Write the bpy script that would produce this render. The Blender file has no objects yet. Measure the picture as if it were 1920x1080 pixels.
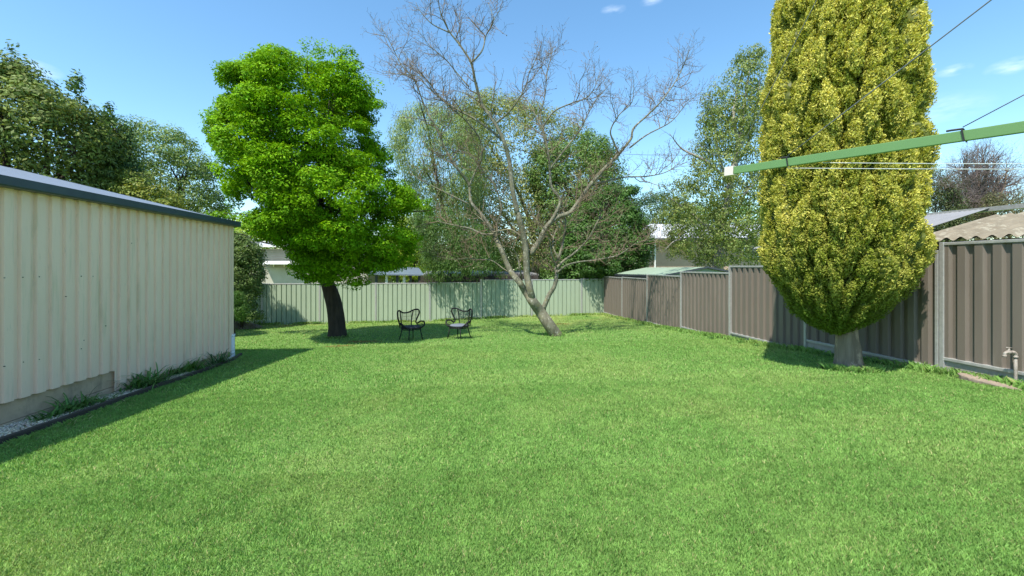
import bpy, math, numpy as np
from mathutils import Vector
C = bpy.context.scene.collection
RS = np.random.RandomState
# ------------------------------------------------------------------ camera, sky, sun
E = 1.35                       # eye height; heights below are measured from the eye line
TH = math.atan(100/820.)       # camera is turned this much clockwise from the fence direction (+Y)
CT, ST = math.cos(TH), math.sin(TH)
cam_d = bpy.data.cameras.new('camera'); cam = bpy.data.objects.new('camera', cam_d); C.objects.link(cam)
cam_d.sensor_width = 36; cam_d.lens = 36*820/1920.; cam_d.shift_y = -40/1920.; cam_d.clip_end = 3000; cam_d.clip_start = .05
cam.location = (0, 0, E); cam.rotation_euler = (math.pi/2, 0, -TH)
sc = bpy.context.scene; sc.camera = cam
SUNV = Vector((.375, .46, -1)).normalized()
sun_el = math.asin(-SUNV.z); sun_rot = math.atan2(-SUNV.x, -SUNV.y)
w = bpy.data.worlds.new("World"); sc.world = w; w.use_nodes = True
nt = w.node_tree; bg = nt.nodes['Background']
sky = nt.nodes.new('ShaderNodeTexSky'); sky.sky_type = 'NISHITA'; sky.sun_disc = False
sky.sun_elevation = sun_el; sky.sun_rotation = sun_rot; sky.air_density = 1.0; sky.dust_density = .35; sky.ozone_density = 1.6
hs = nt.nodes.new('ShaderNodeHueSaturation'); hs.inputs['Saturation'].default_value = 1.14; hs.inputs['Value'].default_value = .96
tn = nt.nodes.new('ShaderNodeVectorMath'); tn.operation = 'MULTIPLY'; tn.inputs[1].default_value = (.92, 1.0, .95)
nt.links.new(sky.outputs[0], tn.inputs[0]); nt.links.new(tn.outputs[0], hs.inputs['Color'])
bg.inputs['Strength'].default_value = .15
tc = nt.nodes.new('ShaderNodeTexCoord')
def mathn(op, a, b=None, nodes=nt):
    n = nodes.nodes.new('ShaderNodeMath'); n.operation = op
    for i, v in enumerate((a, b)):
        if v is None: continue
        if isinstance(v, (int, float)): n.inputs[i].default_value = v
        else: nodes.links.new(v, n.inputs[i])
    return n.outputs[0]
noi = nt.nodes.new('ShaderNodeTexNoise'); noi.inputs['Scale'].default_value = 30; noi.inputs['Detail'].default_value = 6
mp = nt.nodes.new('ShaderNodeMapping'); mp.inputs['Scale'].default_value = (1, 1, 3.2)
nt.links.new(tc.outputs['Generated'], mp.inputs[0]); nt.links.new(mp.outputs[0], noi.inputs['Vector'])
tot = None
for (cx, cy, wid, amp) in ((1905, 122, .020, .30), (1788, 132, .014, .28), (1150, 18, .015, .22), (1222, 2, .014, .22), (62, 128, .02, .35), (1760, 205, .04, .14), (1700, 330, .05, .14), (1210, 395, .05, .25)):
    a, b = (cx-960)/820., (500-cy)/820.
    d = Vector((a*CT+ST, -a*ST+CT, b)).normalized()
    sb = nt.nodes.new('ShaderNodeVectorMath'); sb.operation = 'SUBTRACT'
    nrm = nt.nodes.new('ShaderNodeVectorMath'); nrm.operation = 'NORMALIZE'
    nt.links.new(tc.outputs['Generated'], nrm.inputs[0]); nt.links.new(nrm.outputs[0], sb.inputs[0]); sb.inputs[1].default_value = d
    sc2 = nt.nodes.new('ShaderNodeVectorMath'); sc2.operation = 'MULTIPLY'; sc2.inputs[1].default_value = (1, 1, 2.6)
    nt.links.new(sb.outputs[0], sc2.inputs[0])
    ln = nt.nodes.new('ShaderNodeVectorMath'); ln.operation = 'LENGTH'; nt.links.new(sc2.outputs[0], ln.inputs[0])
    m = mathn('SUBTRACT', 1.0, mathn('DIVIDE', ln.outputs['Value'], wid*1.7))
    m = mathn('MULTIPLY', mathn('MAXIMUM', m, 0.0), amp*1.6)
    tot = m if tot is None else mathn('ADD', tot, m)
nn = mathn('MULTIPLY', mathn('MAXIMUM', mathn('SUBTRACT', noi.outputs['Fac'], .36), 0.0), 3.0)
cm = mathn('MINIMUM', mathn('MULTIPLY', tot, nn), .85)
mx = nt.nodes.new('ShaderNodeMix'); mx.data_type = 'RGBA'
nt.links.new(cm, mx.inputs[0]); nt.links.new(hs.outputs[0], mx.inputs[6]); mx.inputs[7].default_value = (5.6, 6.0, 6.4, 1)
nt.links.new(mx.outputs[2], bg.inputs['Color'])
sl = bpy.data.lights.new('sun', 'SUN'); so = bpy.data.objects.new('sun', sl); C.objects.link(so)
sl.energy = 3.85; sl.angle = math.radians(.53); sl.color = (1, .935, .82)
so.rotation_euler = SUNV.to_track_quat('-Z', 'Y').to_euler()
sc.view_settings.view_transform = 'Standard'; sc.view_settings.look = 'None'; sc.view_settings.gamma = 1
sc.view_settings.exposure = 1.02
sc.cycles.max_bounces = 8; sc.cycles.diffuse_bounces = 4; sc.cycles.transmission_bounces = 6; sc.cycles.transparent_max_bounces = 8
# ------------------------------------------------------------------ coordinates
def cw(xc, zc, h=0.):
    """camera-frame metres (right, ahead, above the eye line) -> world"""
    return Vector((xc*CT+zc*ST, -xc*ST+zc*CT, E+h))
def px(x, y, z): return cw((x-960)/820.*z, z, (500-y)/820.*z)
XK = np.array([-60, -9, -5, -1.2, 2, 6.67, 9, 60]); YK = np.array([-60, 0, 5.2, 9.7, 14, 19.6, 30, 200])
DK = np.array([[1.45]*2+[1.40, 1.33, 1.28, 1.22, 1.2, 1.2],
 [1.45, 1.45, 1.42, 1.35, 1.30, 1.25, 1.22, 1.2], [1.72, 1.72, 1.70, 1.60, 1.54, 1.45, 1.42, 1.3],
 [1.92, 1.91, 1.88, 1.88, 1.85, 1.76, 1.72, 1.6], [2.25, 2.25, 2.22, 2.17, 2.10, 2.0, 1.96, 1.9],
 [2.45, 2.44, 2.43, 2.40, 2.28, 2.20, 2.18, 2.1], [2.7]*8, [4.0]*8])
def drop(X, Y):
    X = np.clip(np.asarray(X, float), -59.9, 59.9); Y = np.clip(np.asarray(Y, float), -59.9, 199.9)
    i = np.clip(np.searchsorted(XK, X)-1, 0, 6); j = np.clip(np.searchsorted(YK, Y)-1, 0, 6)
    u = (X-XK[i])/(XK[i+1]-XK[i]); v = (Y-YK[j])/(YK[j+1]-YK[j])
    return (DK[j, i]*(1-u)+DK[j, i+1]*u)*(1-v)+(DK[j+1, i]*(1-u)+DK[j+1, i+1]*u)*v
def gz(X, Y): return E-drop(X, Y)
def gpx(x, y):
    """where the sight line through a picture point meets the ground"""
    z = 10.
    for _ in range(40):
        p = px(x, y, z); z = .5*z+.5*float(drop(p.x, p.y))*820/(y-500.)
    p = px(x, y, z); p.z = float(gz(p.x, p.y)); return p, z
# ------------------------------------------------------------------ materials
def ramp2(n, fac, c1, c2, p1=.3, p2=.7):
    r = n.nodes.new('ShaderNodeValToRGB'); r.color_ramp.elements[0].position = p1; r.color_ramp.elements[1].position = p2
    r.color_ramp.elements[0].color = (*c1, 1); r.color_ramp.elements[1].color = (*c2, 1)
    n.links.new(fac, r.inputs[0]); return r.outputs[0]
def mat(name, c1, c2=None, rough=.6, scale=8, stretch=(1, 1, 1), bump=0., metal=0., spec=.4, bscale=None, layer=None):
    m = bpy.data.materials.new(name); m.use_nodes = True; n = m.node_tree; b = n.nodes['Principled BSDF']
    b.inputs['Roughness'].default_value = rough; b.inputs['Metallic'].default_value = metal; b.inputs['Specular IOR Level'].default_value = spec
    t = n.nodes.new('ShaderNodeTexCoord'); mpg = n.nodes.new('ShaderNodeMapping'); mpg.inputs['Scale'].default_value = stretch
    n.links.new(t.outputs['Object'], mpg.inputs[0])
    no = n.nodes.new('ShaderNodeTexNoise'); no.inputs['Scale'].default_value = scale; no.inputs['Detail'].default_value = 7; no.inputs['Roughness'].default_value = .62
    n.links.new(mpg.outputs[0], no.inputs['Vector'])
    if c2 is None: c2 = tuple(x*.82 for x in c1)
    col = ramp2(n, no.outputs['Fac'], c2, c1)
    if layer:
        for (lc, sc_, st_, p1, p2, amt) in layer:
            mp2 = n.nodes.new('ShaderNodeMapping'); mp2.inputs['Scale'].default_value = st_; n.links.new(t.outputs['Object'], mp2.inputs[0])
            mp2.inputs['Location'].default_value = (sc_*.37, 1.3, p1*9)
            n2 = n.nodes.new('ShaderNodeTexNoise'); n2.inputs['Scale'].default_value = sc_; n2.inputs['Detail'].default_value = 8; n2.inputs['Roughness'].default_value = .68
            n.links.new(mp2.outputs[0], n2.inputs['Vector'])
            f = ramp2(n, n2.outputs['Fac'], (0, 0, 0), (amt, amt, amt), p1, p2)
            x = n.nodes.new('ShaderNodeMix'); x.data_type = 'RGBA'; n.links.new(f, x.inputs[0]); n.links.new(col, x.inputs[6]); x.inputs[7].default_value = (*lc, 1)
            col = x.outputs[2]
    n.links.new(col, b.inputs['Base Color'])
    if bump:
        nb = n.nodes.new('ShaderNodeTexNoise'); nb.inputs['Scale'].default_value = bscale or scale*3; nb.inputs['Detail'].default_value = 6
        n.links.new(mpg.outputs[0], nb.inputs['Vector'])
        bp = n.nodes.new('ShaderNodeBump'); bp.inputs['Strength'].default_value = bump; bp.inputs['Distance'].default_value = .02
        n.links.new(nb.outputs['Fac'], bp.inputs['Height']); n.links.new(bp.outputs[0], b.inputs['Normal'])
    return m
def leafmat(name, trans=.3, rough=.5, spec=.3, tint=(1.25, 1.2, .5)):
    m = bpy.data.materials.new(name); m.use_nodes = True; n = m.node_tree; b = n.nodes['Principled BSDF']
    a = n.nodes.new('ShaderNodeAttribute'); a.attribute_name = 'Col'
    n.links.new(a.outputs['Color'], b.inputs['Base Color']); b.inputs['Roughness'].default_value = rough; b.inputs['Specular IOR Level'].default_value = spec
    tr = n.nodes.new('ShaderNodeBsdfTranslucent'); mu = n.nodes.new('ShaderNodeVectorMath'); mu.operation = 'MULTIPLY'; mu.inputs[1].default_value = tint
    n.links.new(a.outputs['Color'], mu.inputs[0]); n.links.new(mu.outputs[0], tr.inputs['Color'])
    ms = n.nodes.new('ShaderNodeMixShader'); ms.inputs[0].default_value = trans
    n.links.new(b.outputs[0], ms.inputs[1]); n.links.new(tr.outputs[0], ms.inputs[2]); n.links.new(ms.outputs[0], n.nodes['Material Output'].inputs['Surface'])
    return m
M = dict(
 leaf=leafmat('foliage'), glossy=leafmat('glossy_foliage', .22, .55, .2), grass=leafmat('grass_blades', .3, .6, .15, (1.1, 1.15, .6)),
 shed=mat('cream_sheet', (.92, .68, .535), (.86, .63, .49), .5, 3, (1, 1, .25), .05, layer=[((.27, .31, .15), 5, (1, 2.2, .16), .54, .80, .5), ((.34, .33, .26), 30, (1, 1, .2), .60, .75, .35), ((.12, .08, .05), 9, (1, 1, .6), .745, .76, .8)]),
 slate=mat('slate_paint', (.045, .07, .088), (.035, .055, .07), .4, 4, spec=.5),
 roofblue=mat('blue_grey_roof', (.13, .165, .22), (.115, .15, .20), .42, 2, spec=.6),
 conc=mat('weathered_concrete', (.58, .43, .29), (.44, .33, .225), .85, 5, (1, 1, 1), .4, layer=[((.10, .10, .075), 4, (1, 1, .35), .5, .7, .6), ((.12, .16, .07), 3, (1, 1, 1), .62, .75, .4)]),
 conc2=mat('pale_concrete', (.38, .36, .32), (.29, .27, .24), .85, 6, bump=.4, layer=[((.16, .15, .12), 5, (1, 1, .5), .5, .75, .5)]),
 pvc=mat('white_pvc', (.74, .78, .82), (.68, .72, .76), .35, 3),
 green=mat('pale_green_sheet', (.34, .415, .305), (.31, .38, .28), .5, 3, (1, 1, .2), .03, layer=[((.25, .31, .22), 6, (1, 1, .15), .56, .78, .4), ((.5, .56, .47), 22, (1, 1, .1), .62, .72, .3)]),
 brown=mat('brown_sheet', (.165, .140, .118), (.142, .12, .10), .5, 3, (1, 1, .2), .03, layer=[((.25, .22, .19), 6, (1, 1, .12), .55, .75, .35), ((.45, .44, .42), 60, (1, 1, 1), .72, .74, .7)]),
 galv=mat('galvanised_steel', (.47, .47, .455), (.35, .355, .35), .42, 18, metal=.35, spec=.5, layer=[((.25, .23, .2), 7, (1, 1, .4), .55, .75, .4)]),
 bark=mat('dark_bark', (.065, .048, .036), (.022, .016, .012), .9, 12, (1, 1, .2), 1.0, bscale=22),
 greybark=mat('grey_lichen_bark', (.185, .18, .125), (.095, .09, .062), .85, 10, (1, 1, .4), .7, layer=[((.42, .42, .35), 14, (1, 1, .7), .55, .66, .75), ((.20, .19, .07), 6, (1, 1, 1), .52, .68, .55)]),
 twig=mat('twig_bark', (.21, .155, .10), (.13, .095, .065), .85, 10),
 conbark=mat('fibrous_bark', (.235, .195, .15), (.12, .10, .078), .9, 14, (1, 1, .12), 1.0, bscale=18, layer=[((.42, .345, .27), 5, (1, 1, .5), .52, .58, .7)]),
 birchbark=mat('white_birch_bark', (.36, .34, .30), (.15, .135, .115), .8, 9, (1, 1, 2.5), .3, layer=[((.06, .055, .05), 12, (1, 1, 3), .58, .66, .85)]),
 wicker=mat('black_wicker', (.010, .010, .012), (.006, .006, .008), .6, 60, bump=.3, spec=.3),
 cushion=mat('shade_toned_cushion', (.055, .057, .065), (.04, .042, .05), .9, 40, bump=.2),  # left chair's cushion: the tree's shade is put into the colour
 cushion_lit=mat('sunlit_toned_cushion', (.15, .175, .215), (.12, .14, .18), .9, 40, bump=.2),  # right chair's cushion: paler because sunlight is put into the colour
 armgreen=mat('green_enamel', (.125, .245, .085), (.11, .22, .075), .42, 5, spec=.5, layer=[((.06, .12, .05), 30, (1, 1, 1), .70, .74, .6), ((.28, .38, .24), 11, (1, 1, 1), .66, .72, .5)]),
 cap=mat('white_plastic', (.68, .62, .58), (.55, .48, .44), .5, 8), wire=mat('grey_wire', (.13, .14, .15), None, .5, 8, spec=.5), whiteline=mat('white_cord', (.66, .68, .70), None, .5, 8),
 blackp=mat('black_clip', (.02, .02, .02), None, .5, 8),
 tapm=mat('painted_tap', (.36, .32, .28), (.20, .17, .15), .6, 22, bump=.3, layer=[((.16, .22, .20), 30, (1, 1, 1), .56, .66, .6)]),
 stone=mat('flat_stone', (.34, .27, .21), (.22, .175, .14), .9, 9, bump=.6),
 timber=mat('old_timber', (.085, .07, .055), (.04, .033, .027), .9, 7, (1, .2, 1), .6),
 gravel=mat('gravel', (.46, .42, .36), (.16, .14, .12), .85, 24), mulch=mat('mulch', (.21, .165, .13), (.11, .085, .065), .9, 14, bump=.8),
 housewall=mat('beige_boards', (.34, .31, .25), (.30, .27, .22), .6, 2), whitewall=mat('cream_wall', (.44, .41, .345), None, .6, 2),
 brick=mat('pinkish_brick', (.44, .32, .25), (.37, .27, .21), .8, 3), whiteroof=mat('white_metal_roof', (.52, .53, .57), (.46, .47, .50), .4, 3),
 greyroof=mat('grey_metal_roof', (.24, .245, .26), (.20, .205, .215), .5, 3, layer=[((.2, .19, .18), 3, (1, 1, 1), .55, .7, .4)]),
 lichen=mat('lichen_roof', (.225, .195, .145), (.15, .13, .095), .9, 5, bump=.5, layer=[((.30, .28, .22), 7, (1, 1, 1), .53, .60, .8), ((.16, .12, .08), 6, (1, 1, 1), .58, .68, .6)]),
 palegreen=mat('pale_green_roof', (.25, .33, .245), (.22, .29, .215), .5, 2), darkwood=mat('dark_palings', (.07, .058, .05), (.04, .034, .03), .9, 5, (1, 1, .3)),
 glass=mat('window_glass', (.05, .07, .10), None, .1, 3, spec=.8), whitepaint=mat('white_paint', (.75, .75, .74), None, .5, 4), darktrim=mat('dark_trim', (.05, .06, .07), None, .5, 4))
# ------------------------------------------------------------------ mesh helpers
def noise2(x, y, s, seed=0):
    """value noise on the ground plane, 0..1"""
    r = RS(seed).rand(64, 64); x = x/s; y = y/s; i = np.floor(x).astype(int); j = np.floor(y).astype(int); u = x-i; v = y-j
    u = u*u*(3-2*u); v = v*v*(3-2*v)
    g = lambda a, b: r[a % 64, b % 64]
    return (g(i, j)*(1-u)+g(i+1, j)*u)*(1-v)+(g(i, j+1)*(1-u)+g(i+1, j+1)*u)*v
def npmesh(name, V, F, m, parent=None, col=None, smooth=False, origin=None):
    V = np.asarray(V, np.float32); F = np.asarray(F, np.int32); n, k = F.shape
    if parent is not None: o0 = np.array(root_loc(parent), np.float32)
    elif origin is not None: o0 = np.array(origin, np.float32)
    else: o0 = np.zeros(3, np.float32)
    me = bpy.data.meshes.new(name); me.vertices.add(len(V)); me.vertices.foreach_set('co', (V-o0).ravel())
    me.loops.add(n*k); me.loops.foreach_set('vertex_index', F.ravel()); me.polygons.add(n)
    me.polygons.foreach_set('loop_start', np.arange(0, n*k, k, dtype=np.int32))
    if smooth: me.polygons.foreach_set('use_smooth', np.ones(n, bool))
    me.update(calc_edges=True); me.materials.append(M[m])
    if col is not None:
        a = me.color_attributes.new('Col', 'FLOAT_COLOR', 'POINT'); c4 = np.ones((len(V), 4), np.float32); c4[:, :3] = col; a.data.foreach_set('color', c4.ravel())
    o = bpy.data.objects.new(name, me); C.objects.link(o)
    if parent is not None: o.parent = parent
    elif origin is not None: o.location = origin
    return o
def root_loc(p):
    v = Vector((0, 0, 0))
    while p is not None: v = v+p.location; p = p.parent
    return v
def tag(o, label=None, cat=None, group=None, kind=None):
    for k, v in (('label', label), ('category', cat), ('group', group), ('kind', kind)):
        if v: o[k] = v
    return o
def thing(name, loc, label, cat, group=None):
    o = bpy.data.objects.new(name, None); C.objects.link(o); o.location = loc; o.empty_display_size = .2
    return tag(o, label, cat, group)
def spline(pts, n=6):
    P = np.array([list(p) for p in pts], float); Q = np.vstack([2*P[0]-P[1], P, 2*P[-1]-P[-2]]); out = []
    for i in range(1, len(Q)-2):
        for t in np.linspace(0, 1, n, endpoint=False):
            a, b, c, d = Q[i-1], Q[i], Q[i+1], Q[i+2]
            out.append(.5*((2*b)+(c-a)*t+(2*a-5*b+4*c-d)*t*t+(3*b-a-3*c+d)*t**3))
    out.append(Q[-2]); return np.array(out)
class MB:
    def __init__(s): s.v = []; s.f = []; s.n = 0
    def add(s, V, F):
        V = np.asarray(V, float); s.v.append(V); s.f += [tuple(int(i)+s.n for i in f) for f in F]; s.n += len(V); return s
    def box(s, a, b, ang=0., c=None):
        """box between corners a and b; optional turn about the vertical through c"""
        x0, y0, z0 = a; x1, y1, z1 = b
        V = np.array([(x, y, z) for z in (z0, z1) for y in (y0, y1) for x in (x0, x1)], float)
        if ang:
            c = c or ((x0+x1)/2, (y0+y1)/2); ca, sa = math.cos(ang), math.sin(ang); d = V[:, :2]-np.array(c)
            V[:, 0] = c[0]+d[:, 0]*ca-d[:, 1]*sa; V[:, 1] = c[1]+d[:, 0]*sa+d[:, 1]*ca
        return s.add(V, [(0, 2, 3, 1), (4, 5, 7, 6), (0, 1, 5, 4), (1, 3, 7, 5), (3, 2, 6, 7), (2, 0, 4, 6)])
    def bar(s, p, q, wd, ht, up=(0, 0, 1)):
        p = Vector(p); q = Vector(q); d = (q-p).normalized(); r = d.cross(Vector(up)).normalized()*wd/2; u = r.normalized().cross(d)*ht/2
        V = [p-r-u, p+r-u, p+r+u, p-r+u, q-r-u, q+r-u, q+r+u, q-r+u]
        return s.add([list(v) for v in V], [(0, 1, 2, 3), (7, 6, 5, 4), (0, 4, 5, 1), (1, 5, 6, 2), (2, 6, 7, 3), (3, 7, 4, 0)])
    def tube(s, P, R, k=8, cap=True, lump=0., rng=None):
        P = np.asarray(P, float); n = len(P); R = np.broadcast_to(np.asarray(R, float), (n,)) if np.ndim(R) else np.full(n, float(R))
        T = np.gradient(P, axis=0); T /= np.linalg.norm(T, axis=1)[:, None]+1e-9
        ref = np.array([0, 0, 1.]) if abs(T[0][2]) < .9 else np.array([1., 0, 0]); V = []
        N = np.cross(T[0], ref); N /= np.linalg.norm(N)
        ph = np.arange(k)*2*math.pi/k; cs = np.cos(ph); sn = np.sin(ph)
        lm = 1+lump*np.sin(ph*3+.7)+lump*.6*np.sin(ph*5+2) if lump else np.ones(k)
        for i in range(n):
            N = N-T[i]*np.dot(N, T[i]); N /= np.linalg.norm(N)+1e-9; B = np.cross(T[i], N)
            V.append(P[i]+R[i]*(lm*cs)[:, None]*N+R[i]*(lm*sn)[:, None]*B)
        F = []
        for i in range(n-1):
            for j in range(k): F.append((i*k+j, i*k+(j+1) % k, (i+1)*k+(j+1) % k, (i+1)*k+j))
        if cap: F.append(tuple(range(k-1, -1, -1))); F.append(tuple((n-1)*k+j for j in range(k)))
        return s.add(np.vstack(V), F)
    def build(s, name, m, parent=None, smooth=False, origin=None, bevel=0.):
        V = np.vstack(s.v); o0 = np.array(root_loc(parent)) if parent is not None else np.array(origin if origin is not None else (0, 0, 0), float)
        me = bpy.data.meshes.new(name); me.from_pydata((V-o0).tolist(), [], s.f); me.materials.append(M[m]); me.update()
        if smooth: me.polygons.foreach_set('use_smooth', np.ones(len(me.polygons), bool))
        o = bpy.data.objects.new(name, me); C.objects.link(o)
        if parent is not None: o.parent = parent
        elif origin is not None: o.location = origin
        if bevel:
            b = o.modifiers.new('b', 'BEVEL'); b.width = bevel; b.segments = 2; b.limit_method = 'ANGLE'
        return o
def sheet(A, B, z0, z1, pitch, prof, depth, out, phase=0., top=None):
    """ribbed metal sheet from A to B (xy); prof = [(fraction of pitch, 0..1 outward)], out = outward normal"""
    A = np.array(A, float); B = np.array(B, float); L = np.linalg.norm(B-A); d = (B-A)/L; out = np.array(out, float)
    ss = []; k0 = -1
    while True:
        base = k0*pitch+phase
        for f, o in prof:
            ss.append((base+f*pitch, o))
        k0 += 1
        if base > L: break
    S = [x[0] for x in ss]; O = [x[1] for x in ss]
    xs = [x for x in S if 0 < x < L]; xs = [0]+xs+[L]; os_ = np.interp(xs, S, O)
    zs = [z0, z1]; V = []; F = []; n = len(xs)
    for z in zs:
        for x, o in zip(xs, os_): p = A+d*x+out*depth*o; V.append((p[0], p[1], z))
    for i in range(n-1): F.append((i, i+1, n+i+1, n+i))
    t = .0015                                      # the metal's own thickness
    V2 = [(v[0]-out[0]*t, v[1]-out[1]*t, v[2]) for v in V]; m = len(V)
    F += [(f[3]+m, f[2]+m, f[1]+m, f[0]+m) for f in F[:]]
    for i in range(n-1): F.append((i+1, i, i+m, i+1+m)); F.append((n+i, n+i+1, n+i+1+m, n+i+m))
    return V+V2, F
# ------------------------------------------------------------------ foliage
def leaf_quads(P, N, size, asp, rng, col, droop=None):
    n = len(P); N = N/(np.linalg.norm(N, axis=1)[:, None]+1e-9)
    if droop is None: T = rng.randn(n, 3)
    else: T = droop+rng.randn(n, 3)*.45
    T = T-N*np.sum(T*N, 1)[:, None]; T /= np.linalg.norm(T, axis=1)[:, None]+1e-9; B = np.cross(N, T)
    s = (size*(.65+.7*rng.rand(n)))[:, None]; wdt = s*asp
    V = np.empty((n, 4, 3)); V[:, 0] = P-T*s*.5; V[:, 1] = P+B*wdt*.5+N*wdt*.12; V[:, 2] = P+T*s*.5; V[:, 3] = P-B*wdt*.5+N*wdt*.12
    return V.reshape(-1, 3), np.arange(n*4).reshape(n, 4), np.repeat(col, 4, axis=0)
def envelope(sl, zc, n, rng, shell, dep=1.):
    """points in a crown given by rows (y, x_left, x_right) seen in the photo at distance zc; also outward directions"""
    sl = np.array(sl, float); Y, L, R = sl.T; wt = (R-L)+8; cum = np.concatenate([[0], np.cumsum((wt[1:]+wt[:-1])/2*np.diff(Y))])
    y = np.interp(rng.rand(n)*cum[-1], cum, Y); l = np.interp(y, Y, L); r = np.interp(y, Y, R)
    rad = (r-l)/2/820*zc; cx = ((l+r)/2-960)/820*zc; ph = rng.rand(n)*2*math.pi
    rr = np.where(rng.rand(n) < shell, .82+.18*rng.rand(n), np.sqrt(rng.rand(n)))
    xc = cx+rad*rr*np.cos(ph); zz = zc+rad*rr*np.sin(ph)*dep; h = (500-y)/820*zc
    W = np.stack([xc*CT+zz*ST, -xc*ST+zz*CT, E+h], 1)
    ym = (Y[0]+Y[-1])/2; vert = (ym-y)/(Y[-1]-Y[0])*1.5
    D = np.stack([np.cos(ph)*CT+np.sin(ph)*ST, -np.cos(ph)*ST+np.sin(ph)*CT, vert], 1)
    return W, D, rr
def label_dbg(p): return p.get('label', '')[:30]
def crown(name, parent, sl, zc, ncl, rad, flat, k, size, asp, cols, seed, m='leaf', shell=.7, dep=1., upn=.5, droop=None, clip=None, colf=None, jit=.14, lean=None, keep=0.):
    rng = RS(seed); W, D, rr = envelope(sl, zc, ncl, rng, shell, dep)
    if keep:                                        # drop clumps by a coarse noise, so that gaps open
        q = noise2(W[:, 0]*1.0+W[:, 1], W[:, 2]*1.2+50, rad[1]*3.4, seed+5); W = W[q > keep]; D = D[q > keep]
    if clip is not None: W = clip(W, rng)
    n = len(W); R = rad[0]+(rad[1]-rad[0])*rng.rand(n)
    A = np.array(cols[0]); B = np.array(cols[1]); t = rng.rand(n)[:, None]; cc = A*(1-t)+B*t
    if colf is not None: cc = colf(W, cc, rng)
    I = np.repeat(np.arange(n), k); u = rng.randn(n*k, 3); u /= np.linalg.norm(u, axis=1)[:, None]
    ra = (.55+.45*rng.rand(n*k)**.5)*R[I]; sc3 = np.array([1, 1, flat])
    P = W[I]+u*ra[:, None]*sc3
    # rows of leaves hang together: snap to little sprays
    N = u*np.array([.8, .8, 1.])*1.0+D[I]*.5+np.array([0, 0, upn])+rng.randn(n*k, 3)*.45
    col = cc[I]*(1+jit*rng.randn(n*k))[:, None]; col = np.clip(col*(1+rng.randn(n*k, 3)*.05), .004, .95)
    V, F, Cc = leaf_quads(P, N, np.full(n*k, size), asp, rng, col, droop)
    return npmesh(name, V, F, m, parent, Cc)
def limbs(mb, base, fork, targets, r0, rng, k=7, sub=3, spread=.2):
    """trunk base->fork, limbs to targets, side limbs"""
    base = np.array(base, float); fork = np.array(fork, float)
    mid = (base+fork)/2+rng.randn(3)*.04*np.linalg.norm(fork-base)*np.array([1, 1, 0])
    P = spline([base-(0, 0, .2), base, mid, fork], 5); R = np.linspace(r0*1.25, r0*.8, len(P)); R[0:6] *= np.linspace(1.25, 1.02, 6); mb.tube(P, R, k+3, lump=.05)
    for t in targets:
        t = np.array(t, float); d = t-fork; a = fork+d*.35+np.array([0, 0, -.06*np.linalg.norm(d)])+rng.randn(3)*.06*np.linalg.norm(d); b = fork+d*.7+rng.randn(3)*.05*np.linalg.norm(d)
        P = spline([fork-(fork-base)*.08, a, b, t], 5); mb.tube(P, np.linspace(r0*.55, r0*.08, len(P)), k)
        zmax = max(q[2] for q in targets)
        for _ in range(sub):
            i = rng.randint(3, len(P)-2); L = np.linalg.norm(d)*(.25+.3*rng.rand()); e = P[i]+(P[i+1]-P[i])/np.linalg.norm(P[i+1]-P[i])*L*.6+rng.randn(3)*spread*L+np.array([0, 0, .2*L]); e[2] = min(e[2], zmax-.1)
            Q = spline([P[i], (P[i]+e)/2+rng.randn(3)*.05*L, e], 4); mb.tube(Q, np.linspace(r0*.2, r0*.03, len(Q)), 5)
def tree(name, label, cat, base, fork, tg, r0, seed, bark, crowns, group=None, sub=3, crownname='crown'):
    t = thing(name, base, label, cat, group); rng = RS(seed); mb = MB(); limbs(mb, base, fork, tg, r0, rng, sub=sub); mb.build('trunk', bark, t, smooth=True)
    for i, c in enumerate(crowns): crown(crownname, t, seed=seed*7+i, **c)
    return t
# ------------------------------------------------------------------ ground and lawn
def axis(a, b, s, far):
    mid = np.arange(a, b+1e-6, s); out = [a]; st = s
    while out[-1] > -far: st *= 1.5; out.append(out[-1]-st)
    hi = [b]; st = s
    while hi[-1] < far*1.5: st *= 1.5; hi.append(hi[-1]+st)
    return np.concatenate([np.array(out[1:])[::-1], mid, hi[1:]])
def lawncol(X, Y, rng=None):
    """the grass's own colour: yellower dry patches, mossy ones"""
    n1 = noise2(X+3, Y, 2.3, 1); n2 = noise2(X, Y*.8+9, .9, 2); n3 = noise2(X, Y, .33, 3); n4 = noise2(X, Y, .12, 4)
    dry = np.clip((n1-.42)*.45+(n2-.5)*.5+(n3-.5)*.4, 0, 1)+np.clip((Y-13.)/7, 0, 1)*(.18+.65*n2*n3*2)
    yel = np.array([.365, .455, .145]); gr = np.array([.25, .42, .11]); dk = np.array([.20, .365, .09])
    d = np.clip(dry*.85, 0, .8)[:, None]; g = np.clip((n4-.3)*1.2, 0, 1)[:, None]
    c = (dk*(1-g)+gr*g)*(1-d)+yel*d
    for (ex, ey, er) in SOIL:
        f = np.clip(1.2-np.hypot((X-ex)/1.9, Y-ey)/er-(n4-.5)*.9-(n3-.5)*.8, 0, 1)[:, None]*.75; c = c*(1-f)+np.array([.33, .15, .06])*f
    return c
SOIL = [(p[0].x, p[0].y, r) for p, r in ((gpx(528, 611), .33), (gpx(1056, 607), .18), (gpx(845, 600), .15), (gpx(676, 640), .28), (gpx(640, 648), .2))]
xs = axis(-13, 9, .16, 260); ys = axis(-1, 22, .16, 260); GX, GY = np.meshgrid(xs, ys); nx = len(xs)
fx, fy = GX.ravel(), GY.ravel(); V = np.stack([fx, fy, gz(fx, fy)-.012+.014*(noise2(fx, fy, .7, 8)-.5)], 1)
ii = (np.arange(len(ys)-1)[:, None]*nx+np.arange(nx-1)[None]).ravel(); F = np.stack([ii, ii+1, ii+1+nx, ii+nx], 1)
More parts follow.
